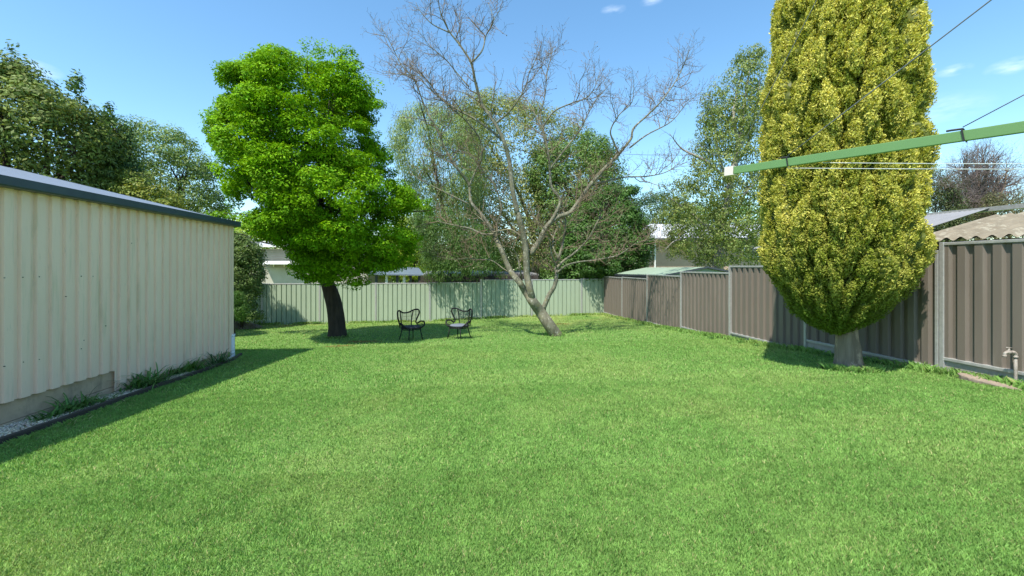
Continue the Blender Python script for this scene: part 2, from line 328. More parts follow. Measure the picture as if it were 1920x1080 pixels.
m = bpy.data.materials.new('turf_soil'); m.use_nodes = True; n = m.node_tree; b = n.nodes['Principled BSDF']; b.inputs['Roughness'].default_value = .95; b.inputs['Specular IOR Level'].default_value = .1
a = n.nodes.new('ShaderNodeAttribute'); a.attribute_name = 'Col'; t = n.nodes.new('ShaderNodeTexCoord'); no = n.nodes.new('ShaderNodeTexNoise'); no.inputs['Scale'].default_value = 70; no.inputs['Detail'].default_value = 5
n.links.new(t.outputs['Object'], no.inputs['Vector']); r = ramp2(n, no.outputs['Fac'], (.38, .36, .4), (1.05, 1.05, 1.0), .35, .65)
x = n.nodes.new('ShaderNodeMix'); x.data_type = 'RGBA'; x.blend_type = 'MULTIPLY'; x.inputs[0].default_value = 1; n.links.new(a.outputs['Color'], x.inputs[6]); n.links.new(r, x.inputs[7]); n.links.new(x.outputs[2], b.inputs['Base Color'])
bp = n.nodes.new('ShaderNodeBump'); bp.inputs['Distance'].default_value = .02; bp.inputs['Strength'].default_value = .8; n.links.new(no.outputs['Fac'], bp.inputs['Height']); n.links.new(bp.outputs[0], b.inputs['Normal'])
M['soil'] = m
tag(npmesh('ground', V, F, 'soil', col=lawncol(fx, fy)*.85, smooth=True), kind='structure')
# garden bed along the shed: timber edge line
SC = cw(-5.817, 9.0); SN = cw(-5.365, 4.58); SD = (SN-SC); SD.z = 0; SD.normalize(); SO = Vector((-SD.y, SD.x, 0))
if SO.x < 0: SO = -SO
EDGE = spline([(-4.12, .5, 0), (-4.17, 2.6, 0), (-4.22, 4.6, 0), (-4.32, 6.6, 0), (-4.36, 8.2, 0), (-4.45, 9.3, 0), (-4.62, 9.98, 0)], 6)
def edgex(Y): return np.interp(Y, EDGE[:, 1], EDGE[:, 0])
FX = 6.67; FY = 19.58; XF = FX
def grass_mask(X, Y): return (X < FX-.07) & (Y < FY-.05) & ((X > edgex(Y)+.05) | (Y > 10.05))
def blades(name, n, zone, hgt, wid, seed, parent=None):
    rng = RS(seed); z0, z1 = zone; z = np.sqrt(z0*z0+(z1*z1-z0*z0)*rng.rand(n)); u = (rng.rand(n)*2-1)*(1.28 if z0 > 3.1 else 1.28+1.3/z0*.6); xc = u*z
    X = xc*CT+z*ST; Y = -xc*ST+z*CT; k = grass_mask(X, Y) & (X > -11); X, Y = X[k], Y[k]; n = len(X)
    return make_blades(X, Y, hgt, wid, rng)
def make_blades(X, Y, hgt, wid, rng, cmul=1., lean=.55):
    n = len(X); G = gz(X, Y)-.012; cl = lawncol(X, Y)
    n5 = noise2(X, Y, .05, 11); tone = (.78+.44*rng.rand(n))*(.82+.36*n5); col = cl*(tone*cmul)[:, None]
    pale = rng.rand(n) < .06; col[pale] = np.array([.42, .43, .19])*(.7+.5*rng.rand(pale.sum()))[:, None]
    h = hgt*(.55+.75*rng.rand(n))*(.8+.4*noise2(X, Y, .25, 12)); ph = rng.rand(n)*6.283; le = h*lean*(.3+rng.rand(n)*1.1); a2 = rng.rand(n)*6.283
    P0 = np.stack([X, Y, G], 1); w_ = (wid*(.7+.6*rng.rand(n)))/2; d = np.stack([np.cos(ph)*w_, np.sin(ph)*w_, np.zeros(n)], 1)
    mid = P0+np.stack([np.cos(a2)*le*.3, np.sin(a2)*le*.3, h*.6], 1); tip = P0+np.stack([np.cos(a2)*le, np.sin(a2)*le, h], 1)
    V = np.stack([P0-d, P0+d, mid+d*.8, tip], 1); V2 = V.reshape(-1, 3)
    # quad strip: base, base, mid, tip
    V[:, 3] = tip; return V2, np.arange(n*4).reshape(n, 4), np.repeat(np.clip(col, .004, .9), 4, axis=0)
Vs, Fs, Cs, off = [], [], [], 0
for i, (n_, zone, hg, wd) in enumerate(((460000, (1.2, 3.2), .019, .0040), (300000, (3.2, 6), .022, .0065), (220000, (6, 11), .027, .012), (130000, (11, 21.5), .032, .022))):
    V, F, Cc = blades('b', n_, zone, hg, wd, 100+i); Vs.append(V); Fs.append(F+off); Cs.append(Cc); off += len(V)
# unmown grass along the fence feet and the bed edge
rng = RS(55)
def strip(X, Y, hg, wd, cm=1.):
    global off
    V, F, Cc = make_blades(X, Y, hg, wd, rng, cm, .8); Vs.append(V); Fs.append(F+off); Cs.append(Cc); off += len(V)
yy = rng.rand(9000)*15.6+4; dn = noise2(yy, yy*0, .5, 21)*.6+noise2(yy, yy*0+5, .17, 22)*.6; k = rng.rand(9000) < dn; yy = yy[k]; strip(FX-.06-np.abs(rng.randn(len(yy)))*.07, yy, .10, .014)
xx = rng.rand(9000)*18-11; dn = noise2(xx, xx*0, .6, 23)**1.5*1.3; k = rng.rand(9000) < dn; xx = xx[k]; strip(xx, FY-.05-np.abs(rng.randn(len(xx)))*.07, .10, .02)
yy = rng.rand(9000)*9+1; strip(edgex(yy)+.05+np.abs(rng.randn(9000))*.06, yy, .038, .005)
a_ = rng.rand(2500)*6.283
for (bx, by), rr_, nn_ in (((gpx(1592, 690)[0].x, gpx(1592, 690)[0].y), .26, 1300), ((gpx(632, 632)[0].x, gpx(632, 632)[0].y), .24, 500), ((gpx(1040, 628)[0].x, gpx(1040, 628)[0].y), .2, 500)):
    strip(bx+np.cos(a_[:nn_])*(rr_+np.abs(rng.randn(nn_))*.06), by+np.sin(a_[:nn_])*(rr_+np.abs(rng.randn(nn_))*.06), .08, .010)
tag(npmesh('lawn_grass', np.vstack(Vs), np.vstack(Fs), 'grass', col=np.vstack(Cs)), 'short mown green lawn grass with paler dry patches across the yard', 'grass', kind='stuff')
# ------------------------------------------------------------------ shed on the left
TOPH, GZT = .83, E+.83
LEN = 7.6
shed = thing('metal_shed', (SC.x, SC.y, float(gz(SC.x, SC.y))), 'long cream ribbed metal shed with a dark gutter on the left of the lawn', 'shed')
def sp(s, o, z): p = SC+SD*s+SO*o; return (p.x, p.y, z)
s_step = 6.01; s_step = (SC-cw((210-960)/820*6.03, 6.03)).length
PR = [(0, 0), (.20, 0), (.25, 1), (.80, 1), (.84, 0)]
for (s0, s1, zb, ph, of) in ((.05, s_step, E-1.72, .02, .0), (s_step+.003, LEN, E-1.435, .06, .004)):
    V, F = sheet(sp(s0, of, 0)[:2], sp(s1, of, 0)[:2], zb, GZT+.03,  .178, PR, .034, SO[:2], ph); MB().add(V, F).build('wall_sheet', 'shed', shed)
mb = MB(); q = [sp(.06, -.03, 0), sp(LEN, -.03, 0), sp(LEN, -8.2, 0), sp(.06, -8.2, 0)]
mb.add([(x, y, z) for z in (E-2.3, GZT+.02) for x, y, _ in q], [(0, 1, 5, 4), (1, 2, 6, 5), (2, 3, 7, 6), (3, 0, 4, 7)]); mb.build('wall', 'shed', shed)
mb = MB(); zt = E-1.40
for (z0, z1) in ((E-2.2, E-1.665), (E-1.66, zt)):
    q = [sp(.03, -.006-(0 if z0 < E-2 else .004), 0), sp(LEN+.02, -.006, 0), sp(LEN+.02, -.2, 0), sp(.03, -.2, 0)]
    mb.add([(x, y, z) for z in (z0, z1) for x, y, _ in q], [(3, 2, 1, 0), (4, 5, 6, 7), (0, 1, 5, 4), (1, 2, 6, 5), (2, 3, 7, 6), (3, 0, 4, 7)])
mb.build('plinth', 'conc', shed, bevel=.006)
# gable roof, ridge parallel to the wall
rise = .245; W2 = 4.1; ov = .06
mb = MB(); nr = 43; V = []; F = []
def roofside(sgn):
    V = []; F = []; n = 0; xs_ = []
    s = -.14
    while s < LEN+.15:
        for f, o in ((0, 0), (.06, .03), (.12, .03), (.16, 0)): xs_.append((s+f, o))
        s += .76/4
    for (s, o) in xs_:
        for e in (0, 1):
            off_ = (ov if e == 0 else -W2) if sgn > 0 else (-2*W2-ov if e == 0 else -W2)
            zz = GZT+.075+o+(rise*(W2+ov) if e else 0)
            V.append(sp(s, off_, zz))
    m_ = len(xs_)
    for i in range(m_-1): F.append((2*i, 2*i+2, 2*i+3, 2*i+1))
    return V, F
for sg in (1, -1): mb.add(*roofside(sg))
mb.build('roof', 'roofblue', shed)
mb = MB()
prof = [(.0, .0), (.13, .0), (.145, .015), (.145, .105), (.125, .108), (.118, .095), (0, .095)]
V = [sp(s, .02+o, GZT+z) for s in (-.13, LEN+.1) for o, z in prof]; k = len(prof)
mb.add(V, [(i, (i+1) % k, k+(i+1) % k, k+i) for i in range(k)]+[tuple(range(k-1, -1, -1)), tuple(range(k, 2*k))]); mb.build('gutter', 'slate', shed)
mb = MB()
for s_ in (-.15,):
    V = []; 
    for (o, z) in ((.05, GZT+.11), (-W2, GZT+.11+rise*(W2+.05)), (-2*W2-.05, GZT+.11)): V += [sp(s_, o, z), sp(s_, o, z-.12), sp(s_+.025, o, z), sp(s_+.025, o, z-.12)]
    for i in (0, 4): mb.add(V[i:i+8], [(0, 1, 5, 4), (2, 6, 7, 3), (0, 4, 6, 2), (1, 3, 7, 5)])
mb.build('barge_board', 'slate', shed)
mb = MB(); p = [sp(.05, -.03, 0), sp(.05, -W2, 0), sp(.05, -2*W2, 0)]
mb.add([(*p[0][:2], GZT), (*p[1][:2], GZT+rise*W2), (*p[2][:2], GZT)], [(0, 1, 2)]); mb.build('gable', 'shed', shed)
mb = MB(); q = [sp(-.012, -.06, 0), sp(-.012, .03, 0), sp(.055, .03, 0), sp(.055, -.06, 0)]
mb.add([(x, y, z) for z in (E-1.75, GZT+.01) for x, y, _ in q], [(0, 1, 5, 4), (1, 2, 6, 5), (2, 3, 7, 6), (3, 0, 4, 7)]); mb.build('corner_flashing', 'shed', shed)
mb = MB(); q = [sp(-.10, -.05, 0), sp(-.10, .035, 0), sp(-.02, .035, 0), sp(-.02, -.05, 0)]
mb.add([(x, y, z) for z in (E-1.42, GZT+.02) for x, y, _ in q], [(0, 1, 5, 4), (1, 2, 6, 5), (2, 3, 7, 6), (3, 0, 4, 7), (3, 2, 1, 0)]); dp = mb.build('downpipe', 'shed', shed)
c = sp(-.075, .02, 0); mb = MB(); mb.tube([(c[0], c[1], E-1.40), (c[0], c[1], E-1.44), (c[0], c[1], E-1.445)], [.055, .055, .048], 16); mb.tube([(c[0], c[1], E-1.44), (c[0]+.01, c[1]-.01, E-1.99)], .046, 16)
mb.build('drain_pipe', 'pvc', dp, smooth=False)
rng = RS(9)
for (x_, y_) in ((6, 521), (40, 520), (71, 519), (122, 556), (245, 456), (155, 638), (6, 687), (41, 679), (71, 674), (150, 654), (172, 518), (150, 518), (196, 611), (374, 424)):
    z_ = 4014/(876.-x_); p = px(x_, y_, z_*.995); q = p+SO*.012
    mb = MB(); mb.tube([tuple(q-SO*.01), tuple(q+SO*.006)],   .0045+.003*rng.rand(), 6); mb.build('screw', 'timber', shed)
# bed: timber edging, gravel, strappy plants
ez = np.array([[p[0], p[1], float(gz(p[0], p[1]))+.006] for p in EDGE]); mb = MB(); 
for i in range(len(ez)-1): mb.bar(ez[i], ez[i+1]+(ez[i+1]-ez[i])*.02, .05, .11)
tag(mb.build('garden_edging', 'timber', origin=tuple(ez[12]), bevel=.008), 'dark weathered timber edging between the gravel bed and the lawn', 'edging')
def stones(n, fn, size, seed, name, m, label, cat):
    rng = RS(seed); X, Y, Z = fn(n, rng); n = len(X); base = np.array([(1, 0, 0), (-1, 0, 0), (0, 1, 0), (0, -1, 0), (0, 0, 1), (0, 0, -1)], float)
    V = base[None]*(size*(.5+rng.rand(n, 1, 3)))*(1+.3*rng.randn(n, 6, 1)*.5); a = rng.rand(n)*6.28; ca, sa = np.cos(a)[:, None], np.sin(a)[:, None]
    x = V[:, :, 0]*ca-V[:, :, 1]*sa; y = V[:, :, 0]*sa+V[:, :, 1]*ca; tl = rng.randn(n, 1)*.5; V = np.stack([x, y, V[:, :, 2]*.6+x*tl], 2)+np.stack([X, Y, Z], 1)[:, None]
    f = np.array([(0, 2, 4), (2, 1, 4), (1, 3, 4), (3, 0, 4), (2, 0, 5), (1, 2, 5), (3, 1, 5), (0, 3, 5)]); F = (np.arange(n)[:, None, None]*6+f[None]).reshape(-1, 3)
    ca = (.55+.75*rng.rand(n, 1))*(np.array([.75, .64, .50])[None]+rng.randn(n, 3)*.03)*(.4 if m == 'mulchs' else 1); return tag(npmesh(name, V.reshape(-1, 3), F, 'chips', col=np.repeat(np.clip(ca, .02, .9), 6, 0)), label, cat, kind='stuff')
M['chips'] = leafmat('stone_chips', 0.02, .9, .2)
def bedfn(n, rng):
    Y = 2.2+rng.rand(n)*7.5; wx = np.interp(Y, [SN.y-6*0, SC.y], [SN.x, SC.x]); X = wx+.0+(edgex(Y)-.03-wx)*rng.rand(n); k = (noise2(X*2, Y, .5, 31) > .12) | (Y < 5); X, Y = X[k], Y[k]; return X, Y, gz(X, Y)+.0+.012*rng.rand(len(X))
stones(14000, bedfn, .014, 3, 'gravel', 'gravel', 'pale gravel in the narrow bed along the cream shed', 'gravel')
mp_, _ = gpx(452, 616)
def mound(n, rng):
    a = rng.rand(n)*6.28; r = np.sqrt(rng.rand(n)); X = mp_.x-.35+np.cos(a)*r*1.0; Y = mp_.y+.2+np.sin(a)*r*.7; return X, Y, gz(X, Y)+.26*(1-r*r)+.01*rng.rand(n)
stones(5000, mound, .02, 4, 'mulch_heap', 'mulchs', 'low heap of brown mulch chips behind the shed corner', 'mulch heap')
def strap(name, p, n, L, wd, seed, label, cat, cols, spread=1.0, group=None, up=.6, ell=(1, 1)):
    rng = RS(seed); V = []; F = []; Cc = []; o0 = 0; S = 6
    for i in range(n):
        a = rng.rand()*6.283; el = up*(.4+.9*rng.rand()); l = L*(.6+.6*rng.rand()); b = np.array([p[0]+rng.randn()*.05*spread*ell[0], p[1]+rng.randn()*.07*spread*ell[1], 0]); b[2] = float(gz(b[0], b[1]))-.01
        d = np.array([math.cos(a)*ell[0], math.sin(a)*ell[1], el]); d /= np.linalg.norm(d); q = b.copy(); sd = np.array([-math.sin(a), math.cos(a), 0]); c = (np.array(cols[0])+(np.array(cols[1])-np.array(cols[0]))*rng.rand())*(.8+.4*rng.rand())
        for k in range(S+1):
            wk = wd*(1-(k/S)**2.2)*.5+.0004; V += [q-sd*wk, q+sd*wk]; Cc += [c, c]
            q = q+d*l/S; d = d+np.array([0, 0, -.26-.1*rng.rand()])*(k+1)*.30; d /= np.linalg.norm(d)
            g = float(gz(q[0], q[1]))+.012
            if q[2] < g: q[2] = g
        for k in range(S): j = o0+2*k; F.append((j, j+1, j+3, j+2))
        o0 += 2*(S+1)
    return tag(npmesh(name, np.array(V), np.array(F), 'grassy', col=np.array(Cc), origin=(p[0], p[1], float(gz(p[0], p[1])))), label, cat, group)
M['grassy'] = leafmat('strap_leaves', .2, .45, .4)
gA = ((.045, .13, .025), (.12, .27, .05)); gB = ((.05, .13, .045), (.10, .20, .075))
def bedp(x, y): return gpx(x, y)[0]
for (x, y, n_, L, wd, sd_, lb, ce, el_) in (
  (135, 770, 150, .24, .012, 1, 'low sprawling green plant nearest the camera in the gravel bed', gA, (1, 2.2)),
  (95, 783, 40, .16, .010, 11, 'small flat weed on the gravel at the front end of the bed', gA, (1, 1.5)),
  (180, 757, 60, .18, .010, 12, 'leafy weed beside the timber edging in front of the bare gravel', gA, (1, 1.6)),
  (262, 728, 80, .34, .015, 2, 'large clump of arching strap leaves below the step in the shed sheeting', gA, (1, 1.6)),
  (290, 722, 70, .36, .015, 3, 'dense strap leaf clump right of the step in the shed wall', gA, (1, 1.5)),
  (318, 705, 70, .34, .014, 4, 'strap leaf clump flopping over the bed in the middle of the wall', gA, (1, 1.8)),
  (350, 697, 90, .32, .014, 5, 'bright green strap leaf clump third from the downpipe', ((.07, .19, .02), (.16, .33, .05)), (1, 1.4)),
  (375, 694, 60, .28, .012, 6, 'low leafy clump second from the downpipe', gA, (1, 1.4)),
  (408, 685, 80, .34, .013, 7, 'blue green strap leaf clump beside the white downpipe', gB, (1, 1.)),
  (148, 756, 7, .34, .006, 8, 'thin tall grass stem standing against the concrete plinth', gB, (1, 1)),
  (160, 745, 26, .2, .005, 9, 'small fine grass tuft against the concrete plinth', gB, (1, 1))):
    strap('strap_leaf_plant' if L > .22 and n_ > 20 else 'weed', bedp(x, y), n_, L*(1.35 if n_ > 28 else 1), wd*1.5, sd_, lb, 'plant', ce, 1.1 if n_ != 40 else .6, ell=el_, up=(1.5 if n_ > 60 else .9) if n_ > 20 else 2.2)
# ------------------------------------------------------------------ fences
PF = [(0, 0), (.30, 0), (.40, 1), (.86, 1), (.96, 0)]
def zr(x): return 5506./(x-860.)
posts = [20.24, 17.88, 15.50, 13.15, 10.78, 8.43, 6.08, 3.72, 1.36]
def yr(zc): return (zc-FX*ST)/CT
brown = thing('brown_fence', (FX, yr(10.78), float(gz(FX, yr(10.78)))), 'brown ribbed metal fence stepping up along the right side of the lawn', 'fence')
tops = [-.45, -.43, -.285, -.155, .01, .21, .32, .40]; bots = [-2.10, -2.07, -1.95, -1.81, -1.63, -1.42, -1.27, -1.15]
for i in range(8):
    y0, y1 = yr(posts[i+1])+.03, yr(posts[i])-.03; zt, zb = E+tops[i], E+bots[i]
    V, F = sheet((FX, y1), (FX, y0), zb, zt-.01, .196, PF, .040, (-1, 0), .05*i % .19); MB().add(V, F).build('fence_panel', 'brown', brown)
    mb = MB(); mb.box((FX-.050, y0, zt-.028), (FX+.016, y1, zt+.012)); mb.build('top_rail', 'galv' if i in (4, 5, 6, 2) else 'galv', brown, bevel=.006)
    mb = MB(); mb.box((FX-.052, y0, zb-.02), (FX+.014, y1, zb+.026)); mb.build('bottom_rail', 'galv', brown, bevel=.008)
    if i >= 3:
        mb = MB(); mb.box((FX-.022, y0+.0, zb-.55), (FX+.03, y1-.0, zb-.018)); mb.build('plinth', 'conc2', brown, bevel=.004)
    else:
        mb = MB(); mb.box((FX-.018, y0+.0, zb-.4), (FX+.02, y1-.0, zb-.018)); mb.build('plinth', 'timber', brown)
for i, z in enumerate(posts):
    y = yr(z); t = E+max(tops[min(i, 7)], tops[max(i-1, 0)])+.015; w_ = .032
    for (a_, b_) in (((y-w_, y-.002), (y+.002, y+w_)) if i == 6 else ((y-.027, y+.027),)) if i != 6 else ((y-.062, y-.006), (y+.006, y+.05)):
        mb = MB(); mb.box((FX-.058, a_, E-2.75), (FX+.02, b_, t if not (i == 6 and a_ > y) else E+.23)); mb.build('post', 'galv', brown, bevel=.005)
# paint splash behind the tap
green = thing('green_fence', (0, FY, float(gz(0, FY))), 'pale green ribbed metal fence across the back of the yard', 'fence')
def xb(x):            # picture column -> X on the back fence
    u = (x-960)/820.; return FY*(u*CT+ST)/(CT-u*ST)
gp = [1134, 1090, 997, 902, 806, 705, 600, 492, 383, 270, 150]; gt = [-.564, -.59, -.59, -.71, -.725, -.725, -.725, -.73, -.73, -.73]
for i in range(10):
    x1, x0 = xb(gp[i])-.02, xb(gp[i+1])+.02; zt = E+gt[i]; zb = float(gz((x0+x1)/2, FY))-.03
    V, F = sheet((x0, FY), (x1, FY), zb, zt-.01, .198, [(0, 1), (.80, 1), (.83, 0), (.95, 0)], .035, (0, -1), .03*i); MB().add(V, F).build('fence_panel', 'green', green)
    mb = MB(); mb.box((x0, FY-.045, zt-.03), (x1, FY+.02, zt+.012)); mb.build('top_rail', 'galv', green, bevel=.006)
    mb = MB(); mb.box((x0, FY-.042, zb-.03), (x1, FY+.014, zb+.03)); mb.build('bottom_rail', 'galv', green, bevel=.006)
for i in range(11):
    x = xb(gp[i]); t = E+max(gt[min(i, 9)], gt[max(i-1, 0)])+.02
    mb = MB(); mb.box((x-.038, FY-.055, t-2.1), (x+.038, FY+.02, t)); mb.build('post', 'galv', green, bevel=.006)
# ------------------------------------------------------------------ garden chairs
def make_chair(p, face, label, cush):
    t = thing('garden_chair', (0, 0, 0), label, 'chair', 'black wicker chairs on the lawn')
    mb = MB(); a = np.linspace(0, 2*math.pi, 33)
    ring = lambda r, z: np.stack([r*np.cos(a)*1.05, r*np.sin(a), np.full(33, z)], 1)
    mb.tube(ring(.31, .40), .017, 7, cap=False); mb.tube(ring(.30, .355), .014, 7, cap=False)
    for q in np.linspace(0, 6.283, 40, endpoint=False): mb.tube([(math.cos(q)*.32, math.sin(q)*.305, .40), (math.cos(q)*.31, math.sin(q)*.295, .35)], .006, 4)
    for x in np.linspace(-.27, .27, 12): r_ = math.sqrt(max(.3**2-x*x, .001)); mb.tube([(x, -r_, .385), (x, r_, .385)], .008, 4)
    mb.build('seat', 'wicker', t, smooth=True)
    half = [(.26, .20, .39), (.37, .20, .47), (.43, .10, .565), (.40, -.05, .57), (.33, -.16, .50), (.32, -.21, .56), (.37, -.19, .70), (.41, -.16, .82), (.41, -.16, .92), (.35, -.19, .965), (.25, -.26, .94), (.12, -.33, .875), (0, -.345, .86)]
    path = [(-x, y, z) for x, y, z in half]+half[::-1][1:]; P = spline(path, 6); mb = MB(); mb.tube(P, .025, 7)
    for s in (-1, 1): mb.tube(spline([(s*.17, -.25, .40), (s*.20, -.29, .62), (s*.25, -.265, .94)], 6), .019, 7); mb.tube(spline([(s*.33, -.15, .39), (s*.34, -.17, .45), (s*.33, -.17, .51)], 4), .013, 6)
    mb.build('back_frame', 'wicker', t, smooth=True)
    mb = MB()
    top = lambda x: .86+.08*min(abs(x)/.25, 1)**1.6
    for x in np.linspace(-.15, .15, 11): mb.tube(spline([(x, -.27, .41), (x*1.1, -.32, .64), (x*1.3, -.335, top(x*1.3))], 3), .0042, 4)
    for z in np.linspace(.5, .86, 4): mb.tube([(-.19, -.28, z), (0, -.33, z), (.19, -.28, z)], .003, 4)
    for s in (-1, 1):
        for z in np.linspace(.56, .93, 9): mb.tube([(s*(.19+.05*(z-.4)/.5), -.28, z), (s*np.interp(z, [.56, .7, .82, .93], [.32, .37, .41, .40]), -.18, z)], .0048, 4)
        for q in np.linspace(.05, .95, 9): mb.tube([(s*np.interp(q, [0, 1], [.27, .31]), .18-.34*q, .40), (s*np.interp(q, [0, .4, 1], [.38, .43, .34]), .2-.36*q, np.interp(q, [0, .35, .7, 1], [.47, .56, .56, .50]))], .0048, 4)
        mb.tube(spline([(s*.28, .18, .43), (s*.38, .08, .50), (s*.33, -.14, .46)], 4), .004, 4)
    mb.build('woven_cane', 'wicker', t)
    n_ = 24; V = []; F = []; pr = [(.0, .44+.012), (.16, .462), (.25, .455), (.285, .437), (.285, .42), (.27, .405), (0, .405)]
    for r, z in pr:
        for q in range(n_): V.append((r*1.05*math.cos(q*2*math.pi/n_), r*math.sin(q*2*math.pi/n_)+.01, z))
    for i in range(len(pr)-1):
        for q in range(n_): F.append((i*n_+q, i*n_+(q+1) % n_, (i+1)*n_+(q+1) % n_, (i+1)*n_+q))
    MB().add(V, F).build('cushion', cush, t, smooth=True)
    for sx, sy in ((-1, 1), (1, 1), (-1, -1), (1, -1)):
        mb = MB(); mb.tube([(sx*.20, sy*.21, .385), (sx*.27, sy*(.27 if sy > 0 else .30), -.03)], [.019, .014], 8); mb.build('leg', 'wicker', t, smooth=True)
    t.location = p; t.rotation_euler = (0, 0, face); t.scale = (.87, .87, .87); return t
def facing(p, deg):     # deg: 0 = towards the camera, positive = turned to the picture's right
    back = math.atan2(-p.y, -p.x); return back+math.radians(deg)-math.pi/2
p1, _ = gpx(771, 637); p2, _ = gpx(860.5, 634)
make_chair(p1, facing(p1, 33), 'left wicker chair with dark cushion coloured as if shaded standing in the shade of the bright green tree', 'cushion')
make_chair(p2, facing(p2, -36), 'right wicker chair with pale grey cushion coloured as if sunlit standing at the sunny edge of the shade', 'cushion_lit')
# ------------------------------------------------------------------ bright green tree
bt, zt_ = gpx(632, 632); BZ = zt_+.0
T_ = thing('leafy_tree', bt, 'bright green dense layered tree with dark trunk left of the two chairs', 'tree')
def P_(x, y, dz=0., z=BZ): q = px(x, y, z+dz); return np.array(q)
mb = MB(); base = np.array(bt); rng = RS(3)
pth = spline([base-(0, 0, .15), base+(0, 0, .0), base+(-.02, 0, .5), P_(626, 570), P_(617, 540), P_(605, 500), P_(598, 440, -.6), P_(600, 340, -1.1), P_(590, 220, -1.3)], 5)
R = np.interp(np.linspace(0, 1, len(pth)), [0, .12, .2, .45, .6, 1], [.36, .30, .25, .22, .17, .04]); mb.tube(pth, R, 18, lump=.07)
for pts, r0 in (([(612, 528), (590, 505), (570, 490), (540, 465)], .12), ([(612, 515), (640, 480), (690, 430), (740, 380)], .1), ([(600, 480), (560, 420), (520, 350), (470, 260)], .09), ([(600, 470), (650, 400), (690, 300), (680, 220)], .09),
                ([(585, 500), (565, 475), (530, 448), (480, 428), (430, 425), (395, 418)], .05), ([(560, 470), (520, 438), (470, 405), (420, 400)], .035), ([(560, 478), (520, 458), (495, 455), (455, 440), (420, 437)], .03),
                ([(690, 430), (745, 400), (800, 395), (830, 385)], .03), ([(690, 500), (720, 500), (760, 480), (800, 470)], .02)):
    q = spline([P_(x, y, rng.randn()*.25*(i > 0)) for i, (x, y) in enumerate(pts)], 5); mb.tube(q, np.linspace(r0, .008, len(q)), 8)
for _ in range(60):
    a0 = pth[rng.randint(len(pth)//2, len(pth)-1)]; W, D, _r = envelope([(110, 490, 650), (200, 430, 680), (300, 430, 730), (390, 470, 760), (450, 540, 740)], BZ-1.3, 1, rng, .6)
    q = spline([a0, (a0+W[0])/2-(0, 0, .2), W[0]], 4); mb.tube(q, np.linspace(.05, .008, len(q)), 5)
mb.build('trunk', 'bark', T_, smooth=True)
SLG = [(98, 520, 600), (108, 492, 640), (128, 458, 668), (160, 428, 690), (200, 402, 690), (250, 402, 708), (300, 410, 738), (345, 420, 765), (385, 450, 772), (430, 512, 762), (475, 562, 730), (505, 575, 690), (530, 590, 660)]
GC = ((.105, .25, .004), (.22, .42, .009)); M['bright'] = leafmat('bright_foliage', .3, .6, .12)
SLG = [(y+6, (l+r)/2+10-(r-l)*.46, (l+r)/2+10+(r-l)*.46) for y, l, r in SLG]; CZ = BZ-1.5
rg = RS(411); SLI = [(y+12, l+26, r-26) for y, l, r in SLG]; W, D, _r = envelope(SLI, CZ, 150, rg, 1.); RJ = .42+.38*rg.rand(150)
u = rg.randn(150, 13, 3)+D[:, None]*1.1+np.array([0, 0, .35]); u /= np.linalg.norm(u, axis=2)[:, :, None]
SUBC = (W[:, None]+u*(RJ[:, None]*(.75+.35*rg.rand(150, 13)))[:, :, None]*np.array([1, 1, .62])).reshape(-1, 3)
crown('crown', T_, SLI, CZ, len(SUBC), (.16, .34), .6, 120, .080, .42, GC, 41, shell=.75, upn=.8, jit=.15, m='bright', clip=lambda W_, rng: SUBC)
crown('crown', T_, [(y, l+20, r-20) for y, l, r in SLI], CZ, 320, (.25, .5), .6, 130, .085, .42, GC, 44, shell=.3, upn=.8, jit=.16, m='bright')
crown('crown', T_, [(395, 400, 480), (410, 392, 520), (425, 400, 540), (437, 410, 470)], BZ, 26, (.2, .34), .3, 90, .085, .42, GC, 42, shell=.1, upn=.9, dep=.5)
crown('crown', T_, [(372, 770, 812), (392, 770, 830), (405, 770, 800)], BZ, 8, (.15, .26), .35, 80, .08, .42, GC, 43, shell=.1, upn=.9, dep=.6)
# ------------------------------------------------------------------ bare tree in the middle
bb, zb_ = gpx(1041, 629); B2 = zb_
T2 = thing('bare_tree', bb, 'bare many-branched tree leaning left with lichened trunk in front of the green fence', 'tree')
z5 = lambda X, Y: (700+X/3.857, 400+Y/3.857)
z6 = lambda X, Y: (700+X/2.4548, Y/2.4548)
LM = []; rng = RS(12)
def limb(pts, r0, r1, d0=0., d1=0., n=6):
    k = len(pts); P = [np.array(px(x, y, B2+d0+(d1-d0)*i/(k-1)+(rng.randn()*.08 if 0 < i < k-1 else 0))) for i, (x, y) in enumerate(pts)]; P = spline(P, n); R = np.linspace(r0, r1, len(P)); LM.append((P, R)); return P
limb([(1042, 634), z5(1318, 880), z5(1262, 795), z5(1205, 710), z5(1150, 635), z5(1130, 600)], .20, .125)
limb([z5(1160, 660), z5(1100, 570), z5(1058, 500), z5(1000, 430), z5(960, 350), z5(920, 250), z5(880, 170), z6(547, 1062)], .10, .06, 0, .5)
limb([z6(550, 1062), z6(500, 990), z6(450, 930), z6(440, 850), z6(390, 780), z6(340, 700), z6(290, 590), z6(240, 500), z6(190, 370), z6(130, 300), z6(80, 200), z6(35, 125)], .055, .007, .5, 1.1)
limb([z6(440, 860), z6(470, 790), z6(500, 720), z6(490, 640), z6(430, 560), z6(340, 480), z6(250, 400), z6(200, 350), z6(100, 340), z6(60, 330)], .032, .006, .6, -.4)
limb([z5(1165, 670), z5(1135, 560), z5(1112, 450), z5(1108, 350), z5(1100, 230), z5(1082, 150), z5(1060, 60), z6(665, 980)], .105, .075, 0, -.3)
limb([z6(665, 985), z6(640, 870), z6(625, 740), z6(600, 650), z6(560, 570), z6(500, 480), z6(470, 380), z6(450, 290), z6(400, 210), z6(350, 145), z6(310, 60), z6(298, -10)], .07, .008, -.3, -.9)
